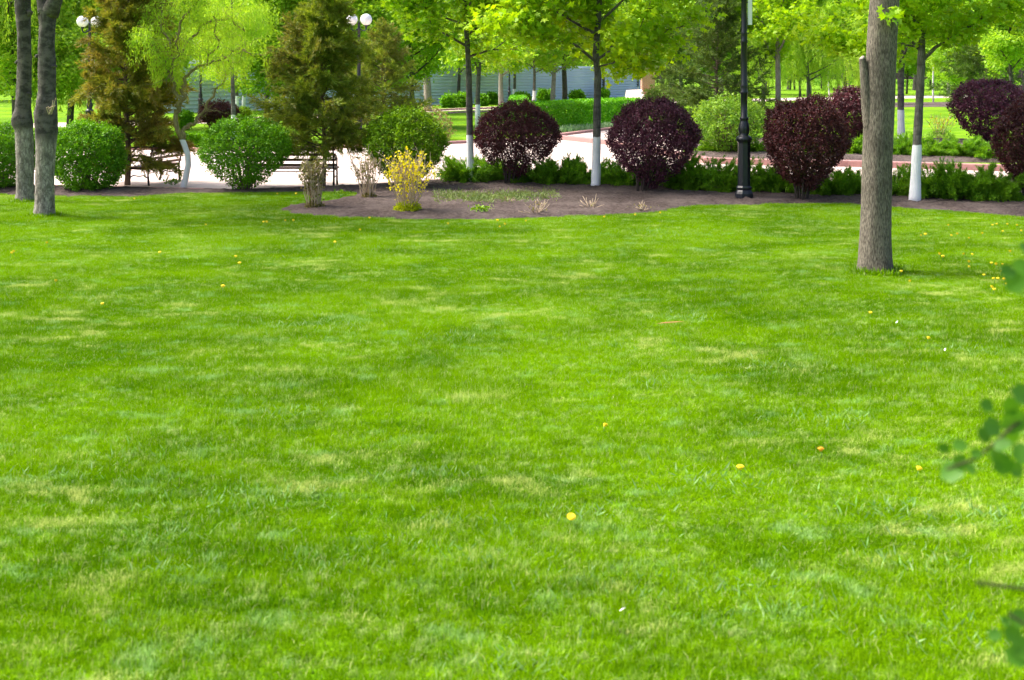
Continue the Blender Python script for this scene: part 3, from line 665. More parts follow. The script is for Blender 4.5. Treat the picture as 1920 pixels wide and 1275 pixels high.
# ---- the two plane trees at the left
def plane_tree(label, base_px, px, knobs, fork, seed, split):
    base = at(*base_px); Y = base.y; rg = random.Random(seed); th = thing('plane_tree', label, 'tree', base)
    P, Rr = trunk_pts(px, Y, base); Pp, Rp = resample(P, Rr, .05); mb = MB(); n = 28; vs_ = []; Pp[0].z = -.05
    for i, p in enumerate(Pp):
        z = p.z; hi = 1 if z > split else .35
        for k in range(n):
            a = 2*pi*k/n
            r = Rp[i]*(1+.04*sin(2*a+z*2+seed)+hi*.035*sin(4*a-z*5)+hi*.02*sin(7*a+z*11)*sin(z*5)+hi*.006*sin(z*23+sin(a)*1.4+2*sin(z*3.1))+.012*rg.gauss(0, 1)+.12*math.exp(-max(z, 0)/.08))
            vs_.append((p.x+cos(a)*r, p.y+sin(a)*r, z))
    mb.add(vs_, [(i*n+k, i*n+(k+1) % n, (i+1)*n+(k+1) % n, (i+1)*n+k) for i in range(len(Pp)-1) for k in range(n)])
    for (x, y, r) in knobs:
        c = atY(x, y, Y-.05)-base; m_ = mpp(Y, c.z)
        for j in range(5): mb.ball(c+Vector((rg.gauss(0, .4), rg.gauss(0, .3), rg.gauss(0, .4)))*r*m_*.5, r*m_*rg.uniform(.45, .75), 9, 6, (1, 1, .8))
    A = []
    for f in fork:
        Q, r_ = limb([(a, b_) for a, b_ in f[0]], f[1], base, Y, f[2]); mb.tube(Q, r_, 12, True, .06, rg)
        for k in range(5):
            q, d = lerp_poly(Q, .55+.09*k); d2 = Vector((rg.gauss(0, .8), rg.gauss(0, .8), .8)).normalized()
            se = poly_branch(q, d2, rg.uniform(1.2, 2.2), 6, rg, .12, .05); mb.tube(se, [.04*(1-.13*m_) for m_ in range(7)], 6, False)
            for m_ in range(5):
                q3, d3 = lerp_poly(se, .3+.14*m_); te = poly_branch(q3, Vector((rg.gauss(0, 1), rg.gauss(0, 1), rg.gauss(.2, .5))), rg.uniform(.4, .8), 3, rg, .15); mb.tube(te, [.01, .008, .006, .005], 4, False); A += [(p, d3) for p in te[1:]]
    mb.build('trunk', plane_bark(split), th)
    rn = np.random.default_rng(seed); p_, d_, s_ = leaves_on(A, 14, .22, .08, .15, rn)
    leaf_mesh('crown', p_, d_, s_, 'maple', M['maple'], rn, th)
    return th, base, Y
plane_tree('leftmost knobbly plane tree with a pale base and dark upper trunk', (47, 380),
    [(47, 381, 34), (47, 350, 31), (47, 300, 31), (45, 245, 31), (42, 234, 37), (41, 222, 37), (43, 205, 30), (45, 160, 27), (46, 110, 26), (45, 60, 25), (43, 20, 27), (42, -10, 27)],
    [(35, 205, 9), (54, 178, 6), (33, 117, 6), (56, 25, 8), (37, 165, 5), (30, 232, 7)],
    [([(42, -5), (36, -80), (20, -190), (0, -330)], .13, .3), ([(43, -5), (60, -90), (95, -220), (120, -330)], .10, -.5)], 5, 1.45)
th, base, Y = plane_tree('plane tree whose trunk forks near the top, standing furthest forward of the left pair', (82, 408),
    [(82, 409, 38), (84, 380, 35), (84, 330, 35), (86, 280, 37), (87, 245, 41), (86, 215, 43), (87, 200, 40), (88, 170, 31), (88, 125, 30), (87, 85, 29), (89, 45, 29), (89, 22, 33)],
    [(96, 210, 11), (67, 213, 7), (101, 124, 6), (70, 105, 7), (92, 220, 8), (90, 200, 6)],
    [([(86, 26), (81, 0), (78, -60), (66, -180), (50, -320)], .135, .2), ([(93, 26), (104, 0), (118, -50), (140, -170), (170, -320)], .15, -.3)], 8, 1.35)
# side sprouts at the knob
sp = MB(); rg = random.Random(3)
for k in range(6):
    q = atY(94 + rg.uniform(-3, 3), 214, Y-.2)-base; sp.tube([q, q+Vector((rg.uniform(-.02, .12), -.05, rg.uniform(.05, .12))), q+Vector((rg.uniform(-.03, .22), -.08, rg.uniform(.08, .3)))], [.010, .008, .005], 5, False)
sp.build('sprout', M['twig_pale'], th)

# ---- corkscrew willow
base = at(345, 353); Y = base.y; rg = random.Random(12); rn = np.random.default_rng(12)
th = thing('corkscrew_willow', 'twisted yellow-green willow with a crooked whitewashed trunk', 'tree', base)
mb = MB(); P, Rr = trunk_pts([(343, 353, 12), (348, 335, 11.5), (353, 310, 11), (352, 290, 10.5), (346, 272, 10), (340, 258, 10), (333, 245, 9), (329, 225, 8), (330, 205, 8)], Y, base)
Pp, Rp = resample(P, Rr, .1); Pp[0].z = -.04; mb.tube(Pp, Rp, 12, True, .08, rg)
A = []; strands = []
def wig(px, r0, dy, w=5):
    px2 = []
    for i in range(len(px)-1):
        for k in range(5):
            t_ = k/5; px2.append((px[i][0]*(1-t_)+px[i+1][0]*t_ + w*sin((i*5+k)*1.35), px[i][1]*(1-t_)+px[i+1][1]*t_ + w*.5*sin((i*5+k)*1.9+1)))
    px2.append(px[-1]); P = [atY(x, y, Y+dy*i/len(px2))-base for i, (x, y) in enumerate(px2)]
    mb.tube(P, [r0*(1-.75*i/len(P)) for i in range(len(P))], 7, False, .08, rg); return P
LM = [wig([(341, 260), (346, 240), (362, 232), (382, 208), (398, 180), (420, 150), (440, 110)], .05, .6, 3), wig([(330, 210), (338, 190), (325, 160), (320, 130), (335, 100), (330, 60)], .055, -.4, 4),
      wig([(331, 200), (345, 185), (342, 160), (355, 135), (385, 120), (410, 80), (400, 30)], .05, .3, 4), wig([(325, 150), (310, 120), (295, 95), (280, 75), (268, 60)], .03, -.5, 3),
      wig([(335, 100), (360, 70), (390, 40), (430, 35), (460, 60)], .035, .5, 3), wig([(330, 70), (345, 30), (370, 5), (365, -60)], .035, 0, 3), wig([(385, 120), (420, 110), (450, 90), (470, 100)], .03, -.6, 3), wig([(320, 90), (300, 40), (310, 0)], .03, .5, 3)]
for P in LM:
    for k in range(22):
        q, d = lerp_poly(P, rg.uniform(.3, 1)); d2 = Vector((rg.gauss(0, 1), rg.gauss(0, 1), rg.gauss(.3, .5))).normalized()
        te = poly_branch(q, d2, rg.uniform(.25, .65), 6, rg, .45, -.02); mb.tube(te, [.007, .006, .005, .005, .004, .004, .003], 4, False)
        A += [(p, d2) for p in te[2:]]
        L = rg.uniform(.2, .7); e = te[-1]; s_ = [e + Vector((.03*sin(j*1.3), .03*cos(j*1.1), -L*j/8)) for j in range(9)]; A += [(p, Vector((0, 0, -1))) for p in s_]
mb.build('trunk', M['bark_willow'], th)
p_, d_, s_ = leaves_on(A, 11, .07, .05, .095, rn, 1.0, 1.0)
k = (rn.random(len(p_)) > .3) & (p_[:, 2] > 2.5+.25*np.sin(p_[:, 0]*5)+.25*np.sin(p_[:, 0]*13+p_[:, 1]*4)); p_, d_, s_ = p_[k], d_[k], s_[k]; leaf_mesh('crown', p_, d_, s_, 'willow', M['willow'], rn, th, flat=.3)

# ---- feathery conifers
def conifer(name, label, base_px, H, Rmax, z0, seed, mat, nb=85, prof=None, lean=0, needle=.13, per=34, sprays=24, skip=None):
    base = at(*base_px); rg = random.Random(seed); rn = np.random.default_rng(seed)
    th = thing(name, label, 'tree', base); mb = MB()
    trunk = [Vector((lean*z*z*.02+.03*sin(z*2), .03*cos(z*1.7), z)) for z in np.linspace(-.05, H, 16)]
    mb.tube(trunk, [.058*(1-.9*i/15)*H/5 for i in range(16)], 10, True, .1, rg)
    P, D = [], []
    for i in range(nb):
        f = (i+rg.random())/nb; z = z0+(H-z0)*f; a = i*2.4+rg.gauss(0, .4); e = R(rg.uniform(-8, 28))+f*.5
        L = Rmax*(prof(f) if prof else (1-f)**.75*.95+.07)*rg.uniform(.65, 1.15); ti = min(14, int((z+.05)/H*15)); o_ = trunk[ti].copy(); o_.z = z
        if skip and skip(a, z): continue
        br = poly_branch(o_, Vector((cos(a)*cos(e), sin(a)*cos(e), sin(e))), L, 7, rg, .1, -.02 if f < .4 else .05)
        mb.tube(br, [max(.004, .022*(1-.8*j/7)*(1-.5*f)) for j in range(8)], 5, False)
        ns = max(3, int(sprays*L/Rmax*1.3))
        for k in range(ns):
            t_ = .22+.78*(k+rg.random())/ns; q, dq = lerp_poly(br, min(.995, t_))
            d2 = (dq*.7+Vector((rg.gauss(0, .55), rg.gauss(0, .55), rg.gauss(.0, .35)))).normalized(); ls = rg.uniform(.16, .36)*(.7+.5*(1-t_))*needle/.12
            tt = rn.uniform(0, 1, per); ax = np.array(d2[:]); bend = np.array([0, 0, -.12])
            pts = np.array(q[:]) + ax*tt[:, None]*ls + bend*(tt[:, None]**2)*ls*1.5 + rn.normal(size=(per, 3))*.022*(1.3-tt[:, None])
            dirs = ax + rn.normal(size=(per, 3))*.42; P.append(pts); D.append(dirs)
    P = np.concatenate(P); D = np.concatenate(D); mb.build('trunk', M['twig'], th)
    leaf_mesh('crown', P, D, rn.uniform(needle*.6, needle*1.15, len(P)), 'sliver', mat, rn, th, flat=.2)
    return th
conifer('juniper_tree', 'tall brown-tinged conifer behind the left round green bush', (238, 348), 5.8, 1.2, .5, 3, M['conifer_br'], nb=140, prof=lambda f: 1.05-.25*f if f < .5 else .92-.8*(f-.5))
conifer('juniper_tree', 'feathery olive conifer standing behind the dark slatted bench', (606, 350), 4.5, 1.5, .75, 6, M['conifer'], nb=140, prof=lambda f: (.8 if f < .1 else 1.05-1.0*f**1.6))
conifer('juniper_tree', 'broad green conifer growing behind the pale green bush and lamp post', (1345, 262), 5.6, 2.9, .3, 9, M['conifer_gr'], nb=130, prof=lambda f: 1.0-.75*f, needle=.17, sprays=20)
conifer('juniper_tree', 'dark conifer in the gap right of the forked maple', (1850, 215), 6.5, 3.2, .6, 19, M['conifer_gr'], nb=70, needle=.28, per=24)
conifer('juniper_tree', 'olive conifer half hidden behind the feathery bench-side conifer', (718, 262), 4.3, 1.9, .5, 29, M['conifer'], nb=75, needle=.17, per=26)
conifer('juniper_tree', 'low green conifer beside the orange brick pillar', (1262, 244), 4.6, 1.9, .3, 31, M['conifer_gr'], nb=80, needle=.17, per=26)

# ------------------------------------------------------------------ clipped bushes
def bush(name, label, base_px, box, leafm, twigm, seed, n=15000, ls=.055, open_=.35, depth=.95, lumps=.06, group=None, kind='fold', cat='bush', sq=2.3, stems=16, low=.0, inner=.12):
    x0, x1, yt, yb = box; base = at(*base_px); Y = base.y; m_ = mpp(Y, 1.0); rg = random.Random(seed); rn = np.random.default_rng(seed)
    th = thing(name, label, cat, base, 0, group)
    rx = (x1-x0)/2*m_; cxw = atY((x0+x1)/2, yt, Y).x - base.x; zt = atY(base_px[0], yt, Y - rx*.15).z; zb = max(.05, atY(base_px[0], yb, Y).z)
    rz = (zt-zb)/2; zc = (zt+zb)/2; ry = rx*depth
    n = int(n*1.7); per = 12; nc = n//per
    u = rn.normal(size=(nc, 3)); u /= (np.abs(u)**sq).sum(1, keepdims=True)**(1/sq); u = np.repeat(u, per, 0)
    ph = seed; lump = 1+lumps*(np.sin(u[:, 0]*5+ph)*np.cos(u[:, 2]*4+ph*2)+.7*np.sin(u[:, 1]*7+u[:, 2]*6+ph)+.5*np.sin(u[:, 0]*13+u[:, 2]*11))
    rad = np.repeat(np.where(rn.random(nc) < inner*2, rn.uniform(.4, .9, nc), 1-np.abs(rn.normal(size=nc))*.05), per)*lump
    P = u*rad[:, None]
    # the lower half thins out towards the stems
    g = np.clip(-u[:, 2]+.12, 0, 1)**.7*open_*1.9*(1+.5*np.sin(u[:, 0]*9+ph)*np.sin(u[:, 2]*8+ph))
    k = rn.random(len(P)) > g; P, u = P[k], u[k]
    taper = np.where(P[:, 2] < 0, 1 - .55*np.clip(-P[:, 2], 0, 1)**1.3*(1 if low == 0 else low), 1)
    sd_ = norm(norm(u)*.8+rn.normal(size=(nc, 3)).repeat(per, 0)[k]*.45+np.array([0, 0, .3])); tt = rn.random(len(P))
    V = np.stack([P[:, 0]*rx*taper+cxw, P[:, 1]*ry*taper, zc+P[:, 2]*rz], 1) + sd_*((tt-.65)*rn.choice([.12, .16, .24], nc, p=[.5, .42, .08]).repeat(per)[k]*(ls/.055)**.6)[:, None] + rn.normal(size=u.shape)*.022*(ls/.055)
    D = norm(sd_*.5+rn.normal(size=u.shape)*.8); N = norm(u)*.6+rn.normal(size=u.shape)*.8; V[:, 2] = np.maximum(V[:, 2], .03)
    mb = MB()
    for i in range(stems):
        a = i*2.4; rr = math.sqrt((i+.5)/stems)*.8; e = Vector((cxw+cos(a)*rr*rx, sin(a)*rr*ry, zc+rz*rg.uniform(.1, .7)*(1-rr*.5)))
        b0 = Vector((cos(a)*rr*.14, sin(a)*rr*.14, -.03)); mid = Vector((e.x*.45, e.y*.45, e.z*.42+.05)); pts = [b0, b0.lerp(mid, .5)+Vector((rg.gauss(0, .02), 0, 0)), mid, mid.lerp(e, .5)+Vector((rg.gauss(0, .04), rg.gauss(0, .04), 0)), e]
        mb.tube(pts, [.017, .014, .011, .008, .005], 6, False, .1, rg)
        for k_ in range(5):
            q, d = lerp_poly(pts, rg.uniform(.4, .95)); t2 = poly_branch(q, (d+Vector((rg.gauss(0, .7), rg.gauss(0, .7), rg.gauss(.1, .4)))), rx*.45, 3, rg, .15); mb.tube(t2, [.006, .005, .004, .003], 4, False)
    mb.build('stem', twigm, th)
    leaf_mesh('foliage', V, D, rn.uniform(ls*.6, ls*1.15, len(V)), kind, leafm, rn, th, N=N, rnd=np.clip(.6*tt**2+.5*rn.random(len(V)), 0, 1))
    return th
PG = 'round clipped purple bushes'
pb = lambda lab, bp, box, mat, sd, **k: bush('barberry_bush', lab, bp, box, M[mat], M['twig_purple'], sd, group=PG, **k)
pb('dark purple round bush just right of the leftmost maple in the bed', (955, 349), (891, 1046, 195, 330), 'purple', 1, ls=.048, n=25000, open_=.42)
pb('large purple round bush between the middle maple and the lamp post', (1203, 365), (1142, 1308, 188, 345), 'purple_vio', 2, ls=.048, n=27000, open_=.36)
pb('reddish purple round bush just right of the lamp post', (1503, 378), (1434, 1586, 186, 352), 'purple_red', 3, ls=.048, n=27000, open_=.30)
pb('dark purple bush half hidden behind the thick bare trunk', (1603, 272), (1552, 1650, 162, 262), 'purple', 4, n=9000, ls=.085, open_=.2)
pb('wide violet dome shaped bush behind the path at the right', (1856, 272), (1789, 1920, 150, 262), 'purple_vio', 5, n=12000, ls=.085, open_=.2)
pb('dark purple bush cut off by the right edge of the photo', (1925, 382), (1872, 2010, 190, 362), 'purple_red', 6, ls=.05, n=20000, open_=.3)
pb('small far dark purple bush seen beyond the twisted willow', (410, 240), (374, 446, 192, 240), 'purple', 7, n=5000, ls=.10, open_=.1)
GG = 'clipped green bushes in the front bed'
gb = lambda lab, bp, box, mat, sd, **k: bush('privet_bush', lab, bp, box, M[mat], M['twig'], sd, **k)
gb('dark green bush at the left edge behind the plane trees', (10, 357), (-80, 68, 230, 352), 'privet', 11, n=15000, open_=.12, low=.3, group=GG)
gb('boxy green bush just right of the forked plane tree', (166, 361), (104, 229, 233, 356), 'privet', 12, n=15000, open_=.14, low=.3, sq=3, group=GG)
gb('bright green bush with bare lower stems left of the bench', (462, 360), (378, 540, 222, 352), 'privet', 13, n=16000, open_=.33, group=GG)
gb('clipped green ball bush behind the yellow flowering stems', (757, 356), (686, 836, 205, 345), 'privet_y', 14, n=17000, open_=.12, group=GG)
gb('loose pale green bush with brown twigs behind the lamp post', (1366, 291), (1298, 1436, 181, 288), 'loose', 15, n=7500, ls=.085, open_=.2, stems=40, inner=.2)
gb('thin twiggy bush peeking out behind the green ball bush', (808, 300), (770, 848, 200, 290), 'brownleaf', 16, n=1300, ls=.07, open_=.1, stems=34)
gb('little green bush beyond the twisted willow trunk', (345, 244), (330, 362, 210, 242), 'privet', 17, n=2500, ls=.11, open_=.05)
gb('little round green bush beside the far purple bush', (458, 224), (446, 470, 203, 224), 'privet_y', 18, n=2000, ls=.11, open_=.0)
FG = 'small round bushes along the corrugated fence'
for i, (x, w, yt, yb, lab) in enumerate([(842, 26, 180, 201, 'bush at the fence left of the leftmost maple trunk, first of the row'), (868, 24, 177, 200, 'bush at the fence touching the left side of the leftmost maple trunk'), (904, 18, 180, 198, 'bush at the fence just right of the leftmost maple trunk'), (922, 16, 176, 195, 'bush at the fence left of the far lamp foot'), (978, 30, 176, 195, 'wide low bush by the far lamp post near the fence'), (1022, 26, 171, 192, 'bush at the fence right of the far whitewashed tree above the purple bush'),
      (1082, 26, 172, 190, 'round ball bush between two far trunks at the fence'), (1130, 22, 168, 187, 'bush at the fence right of the middle maple trunk'), (1150, 16, 163, 183, 'bush at the fence left of the two dark trunks'), (1172, 14, 166, 183, 'bush at the fence between the two dark trunks'), (1540, 30, 146, 160, 'far bush beyond the lawn left of the thick trunk'), (1590, 20, 143, 158, 'tiny far bush beyond the lawn beside the dark leaning tree'), (1640, 40, 139, 158, 'far wide bush hidden behind the thick bare trunk')]):
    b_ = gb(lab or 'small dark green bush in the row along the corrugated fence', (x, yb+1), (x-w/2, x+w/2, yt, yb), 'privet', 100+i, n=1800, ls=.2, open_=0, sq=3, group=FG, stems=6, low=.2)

# bare-stemmed bushes on the bed
def stem_bush(label, base_px, box, n, twigm, blm, nb, seed, tuft, ls, nleaf, cat='bush', name='stem_bush'):
    x0, x1, yt, yb = box; base = at(*base_px); base.z = .05; Y = base.y; m_ = mpp(Y); rg = random.Random(seed); rn = np.random.default_rng(seed)
    th = thing(name, label, cat, base); mb = MB(); P = []; D = []; rx = (x1-x0)/2*m_; zt = atY(base_px[0], yt, Y).z; off = ((x0+x1)/2-base_px[0])*m_
    for i in range(n):
        a = i*2.4; rr = math.sqrt((i+.5)/n); e = Vector((off+cos(a)*rr*rx, sin(a)*rr*rx*.9, zt*rg.uniform(.62, 1.0)*(1-.12*rr)))
        b0 = Vector((cos(a)*rr*.11, sin(a)*rr*.11, -.03)); pts = [b0.lerp(e, t_) + Vector((rg.gauss(0, .015), rg.gauss(0, .015), 0)) + Vector((0, 0, .12*sin(t_*pi)*rr)) for t_ in np.linspace(0, 1, 7)]
        mb.tube(pts, [.0095, .009, .008, .007, .006, .005, .003], 5, False)
        for k in range(4):
            q, d = lerp_poly(pts, rg.uniform(.45, .95)); t2 = poly_branch(q, d+Vector((rg.gauss(0, .4), rg.gauss(0, .4), .2)), .2, 2, rg, .1); mb.tube(t2, [.005, .004, .003], 4, False)
        for k in range(nleaf):
            q, d = lerp_poly(pts, 1-abs(rg.gauss(0, .33)) if rg.random() < .8 else rg.random()) if True else None
            P.append(tuple(q+Vector((rg.gauss(0, .03), rg.gauss(0, .03), rg.gauss(0, .03))))); D.append((rg.gauss(0, 1), rg.gauss(0, 1), rg.gauss(.4, .6)))
    mb.build('stem', twigm, th); leaf_mesh('blossom' if nb else 'bud', np.array(P), np.array(D), rn.uniform(ls*.6, ls*1.2, len(P)), 'round', blm, rn, th, flat=.2)
    u = rn.normal(size=(tuft[1], 3)); u[:, 2] = np.abs(u[:, 2]); u = norm(u)*rn.uniform(.5, 1, (tuft[1], 1)); P = u*np.array([.2, .2, .14])*tuft[2]
    leaf_mesh('low_foliage', P, norm(u)+rn.normal(size=u.shape)*.5, rn.uniform(.03, .055, len(P)), 'fold', tuft[0], rn, th)
stem_bush('sparse brown-stemmed bush leftmost on the round bed', (590, 395), (560, 612, 292, 395), 26, M['twig_pale'], M['brownleaf'], 0, 1, (M['brownleaf'], 500, .9), .05, 26)
stem_bush('sparse pale-stemmed bush between the two others on the bed', (692, 376), (656, 716, 286, 376), 26, M['twig_pale'], M['brownleaf'], 0, 2, (M['brownleaf'], 350, .7), .04, 12)
stem_bush('yellow flowering forsythia with tan upright stems', (764, 402), (712, 822, 276, 402), 36, M['twig_pale'], M['yellow_bloom'], 1, 3, (M['lime'], 1400, 1.25), .05, 19, name='forsythia_bush')
stem_bush('small yellow flowering stems in the grass behind the path at right', (1762, 262), (1735, 1798, 212, 262), 20, M['twig_pale'], M['yellow_bloom'], 1, 13, (M['loose'], 900, 2.5), .06, 7, name='forsythia_bush')
# pruned stubs and small weeds on the soil
def stub(label, px, py, n, h, seed, leafy=0):
    base = at(px, py); base.z = .06; rg = random.Random(seed); mb = MB(); th = thing('pruned_rose' if not leafy else 'weed_plant', label, 'plant', base)
    for i in range(n):
        a = rg.uniform(0, 6.28); e = rg.uniform(.2, 1.2); L = h*rg.uniform(.6, 1.2); d = Vector((cos(a)*cos(e), sin(a)*cos(e), sin(e)))
        pts = poly_branch((cos(a)*.03, sin(a)*.03, -.02), d, L, 3, rg, .15); mb.tube(pts, [.008, .007, .006, .004], 5, True)
    mb.build('stem', M['twig_pale'] if not leafy else M['green_stem'], th)
    rn = np.random.default_rng(seed); k = leafy or 14
    leaf_mesh('leaf', rn.normal(size=(k, 3))*np.array([.09, .09, .02])+np.array([0, 0, .05]), rn.normal(size=(k, 3))+np.array([0, 0, .8]), rn.uniform(.03, .07, k), 'fold', M['privet_y'] if leafy else M['brownleaf'], rn, th)
stub('cluster of short pruned stems at the front edge of the bed', 1005, 405, 16, .24, 1)
stub('small upright pruned stems in front of the middle maple', 1108, 396, 14, .24, 2)
stub('flat tangle of pruned stems near the right tip of the round bed', 1205, 399, 12, .17, 3)
stub('pale dead stems lying on the soil beside the ground cover', 952, 384, 10, .14, 4)
stub('small pruned stems just right of the ground cover patch', 1016, 393, 8, .15, 5)
stub('little green weed at the front edge of the bed', 902, 404, 6, .10, 6, 130)
stub('little bright green weed near the white foot of the left maple', 896, 348, 6, .10, 7, 90)
stub('tiny grey-green plant in front of the bench end', 637, 372, 5, .08, 8, 50)
stub('small green tuft at the foot of the twisted willow', 325, 350, 8, .16, 9, 120)

# ------------------------------------------------------------------ spreading junipers
def juniper_proto(seed, mat):
    rg = random.Random(seed); rn = np.random.default_rng(seed); th = thing('spreading_juniper', 'x', 'bush', (0, 0, 0)); mb = MB(); P, D = [], []
    for i in range(90):
        a = i*2.4+rg.gauss(0, .2); f = (i+.5)/90; e = R(8+40*f)+rg.gauss(0, .1); L = (1.0-.40*f)*rg.uniform(.75, 1.15)
        br = poly_branch((cos(a)*.05, sin(a)*.05, .02), Vector((cos(a)*cos(e), sin(a)*cos(e), sin(e)*.8)), L, 6, rg, .08, -.07 if f > .3 else .02)
        mb.tube(br, [.012, .010, .009, .007, .006, .004, .003], 5, False)
        for k in range(15):
            t_ = .2+.8*(k+rg.random())/15; q, dq = lerp_poly(br, min(.99, t_)); s_ = dq.cross(Vector((0, 0, 1))).normalized()*(1 if k % 2 else -1)
            d2 = (dq*.9+s_*.55*rg.random()+Vector((0, 0, rg.gauss(.05, .15)))).normalized(); ls = rg.uniform(.12, .24); per = 26
            tt = rn.uniform(0, 1, per); ax = np.array(d2[:]); P.append(np.array(q[:])+ax*tt[:, None]*ls+rn.normal(size=(per, 3))*.014*(1.2-tt[:, None])+np.array([0, 0, -.03])*tt[:, None]**2); D.append(ax+rn.normal(size=(per, 3))*.38)
    mb.build('stem', M['twig'], th); P = np.concatenate(P); D = np.concatenate(D)
    leaf_mesh('foliage', P, D, rn.uniform(.06, .11, len(P)), 'sliver', mat, rn, th, flat=.5); return th
jp = [juniper_proto(51, M['juniper']), juniper_proto(52, M['juniper']), juniper_proto(53, M['juniper_lt'])]
JU = [  # px, base y, radius px, height px, kind, label
 (880, 350, 50, 44, 0, 'dark juniper at the foot of the leftmost whitewashed maple'),
 (936, 346, 42, 40, 0, 'dark juniper under the left side of the first purple bush'),
 (1002, 350, 44, 36, 0, 'dark juniper under the right side of the first purple bush'),
 (1052, 354, 44, 44, 1, 'low juniper in the gap left of the middle maple'),
 (1098, 350, 44, 42, 0, 'low juniper behind the middle maple'),
 (1166, 356, 48, 40, 1, 'low juniper between the middle maple and the large purple bush'),
 (1268, 360, 52, 52, 1, 'tall green juniper right of the large purple bush'),
 (1322, 364, 54, 56, 0, 'bushy juniper halfway between large purple bush and lamp post'),
 (1370, 368, 46, 50, 2, 'juniper touching the left side of the lamp post'),
 (1428, 368, 48, 52, 0, 'juniper touching the right side of the lamp post'),
 (1474, 370, 40, 44, 1, 'juniper under the left side of the reddish purple bush'),
 (1556, 374, 48, 46, 1, 'dark juniper under the right side of the reddish purple bush'),
 (1606, 372, 46, 44, 0, 'juniper partly behind the thick bare trunk'),
 (1680, 374, 44, 48, 2, 'juniper just left of the white foot of the forked maple'),
 (1752, 380, 56, 56, 1, 'juniper just right of the forked maple foot'),
 (1806, 383, 56, 62, 0, 'large middle juniper between the forked maple and right edge'),
 (1862, 384, 54, 54, 1, 'juniper left of the purple bush at the right edge'),
 (1345, 293, 36, 20, 2, 'light green juniper behind the raised kerb left of the lamp post'),
 (1408, 294, 38, 24, 2, 'light green juniper behind the raised kerb right of the lamp post'),
 (1602, 298, 40, 34, 2, 'light juniper behind the path left of the thick trunk'),
 (1688, 300, 44, 36, 1, 'back row juniper directly behind the forked maple'),
 (1744, 302, 44, 36, 2, 'back row juniper right of the forked maple'),
 (1800, 303, 46, 36, 1, 'back row juniper below the violet dome bush, left part'),
 (1856, 305, 46, 36, 2, 'back row juniper below the violet dome bush, right part'),
 (1535, 299, 40, 26, 1, 'back row juniper hidden behind the reddish purple bush'),
 (1915, 307, 46, 36, 0, 'back row juniper at the right edge of the photo'),
]
for i, (px, py, rp, hp, kd, lab) in enumerate(JU):
    q = at(px, py-4); s_ = rp*mpp(q.y)/.85; h_ = hp*mpp(q.y)/.46
    o = dup(jp[kd], (q.x, q.y, .04), i*1.7, (s_, s_, h_), lab, 'spreading junipers along the path')
for p_ in jp:
    for ch in list(p_.children): bpy.data.objects.remove(ch)
    bpy.data.objects.remove(p_)
# a feathery plant just left of the first maple (tip over the path)

# ------------------------------------------------------------------ long clipped hedge behind the path
def hedge(label, p0, p1, w, h, n, ls, mat, seed, name='hedge'):
    a, b_ = at(*p0), at(*p1); rn = np.random.default_rng(seed); d = b_-a; L = d.length; d.normalize(); ang = math.atan2(d.y, d.x)
    th = thing(name, label, 'hedge', a, ang); mb = MB()
    f = rn.integers(0, 5, n*2)[:n]; pr = rn.random(n); f = np.where(pr < .45, 0, np.where(pr < .75, 1, np.where(pr < .9, 2, 3)))
    x = rn.uniform(0, L, n); v = rn.random(n); dep = np.abs(rn.normal(size=n))*.05; wob = .05*np.sin(x*1.3)+.03*np.sin(x*4.1+v*3)
    Y_ = np.where(f == 0, dep+wob, np.where(f == 1, v*w, np.where(f == 2, w-dep, v*w))); Z_ = np.where(f == 1, h-dep+.04*np.sin(x*3+v*5), np.where(f == 3, v*h*.9, .05+v*(h-.08)))
    X_ = np.where(f == 3, np.where(rn.random(n) < .5, dep, L-dep), x)
    nr = np.where((f == 1)[:, None], np.array([0, 0, 1.]), np.where((f == 0)[:, None], np.array([0, -1., .2]), np.where((f == 2)[:, None], np.array([0, 1., 0]), np.array([1., 0, 0]))))
    for i in range(int(L/.5)):
        mb.tube([(i*.5+.2, w/2, -.02), (i*.5+.25, w/2+.05, h*.5), (i*.5+.15, w/2, h*.9)], [.03, .02, .01], 5)
    mb.build('stem', M['twig'], th)
    leaf_mesh('foliage', np.stack([X_, Y_, Z_], 1), nr*.5+rn.normal(size=(n, 3))*.7, rn.uniform(ls*.6, ls*1.2, n), 'fold', mat, rn, th, N=nr+rn.normal(size=(n, 3))*.6); return th
hedge('long clipped bright green hedge behind the path', (1000, 250), (1215, 229), 1.6, 1.25, 30000, .11, M['hedge'], 5)
hedge('near end of the green hedge turning towards the far lawn', (996, 249), (985, 214), 1.0, 1.2, 9000, .12, M['hedge'], 6)
hedge('far low green hedge across the lawn at the right', (1690, 163), (2000, 161), 2, 1.6, 6000, .35, M['privet'], 7)
hedge('low dark edging plants along the far lawn beyond the path at left', (318, 276), (392, 278), .7, .45, 5000, .10, M['privet'], 8)
# blue-green bulb leaves at the hedge foot
P_, D_, S_ = [], [], []
for _ in range(1500):
    u = rng.random(); q = at(1040 + u*170, 250.5 - u*15 + rng.uniform(-1.5, 1)); a = rng.uniform(0, 6.28); e = rng.uniform(.7, 1.4)
    P_.append((q.x, q.y, 0)); D_.append((cos(a)*cos(e), sin(a)*cos(e), sin(e))); S_.append(rng.uniform(.2, .4))
tag(leaf_mesh('bulb_leaves', np.array(P_), np.array(D_), np.array(S_), 'sliver', M['coarse'], rng, flat=.1), 'blue-green bulb leaves along the foot of the clipped hedge', 'plants', kind='stuff')

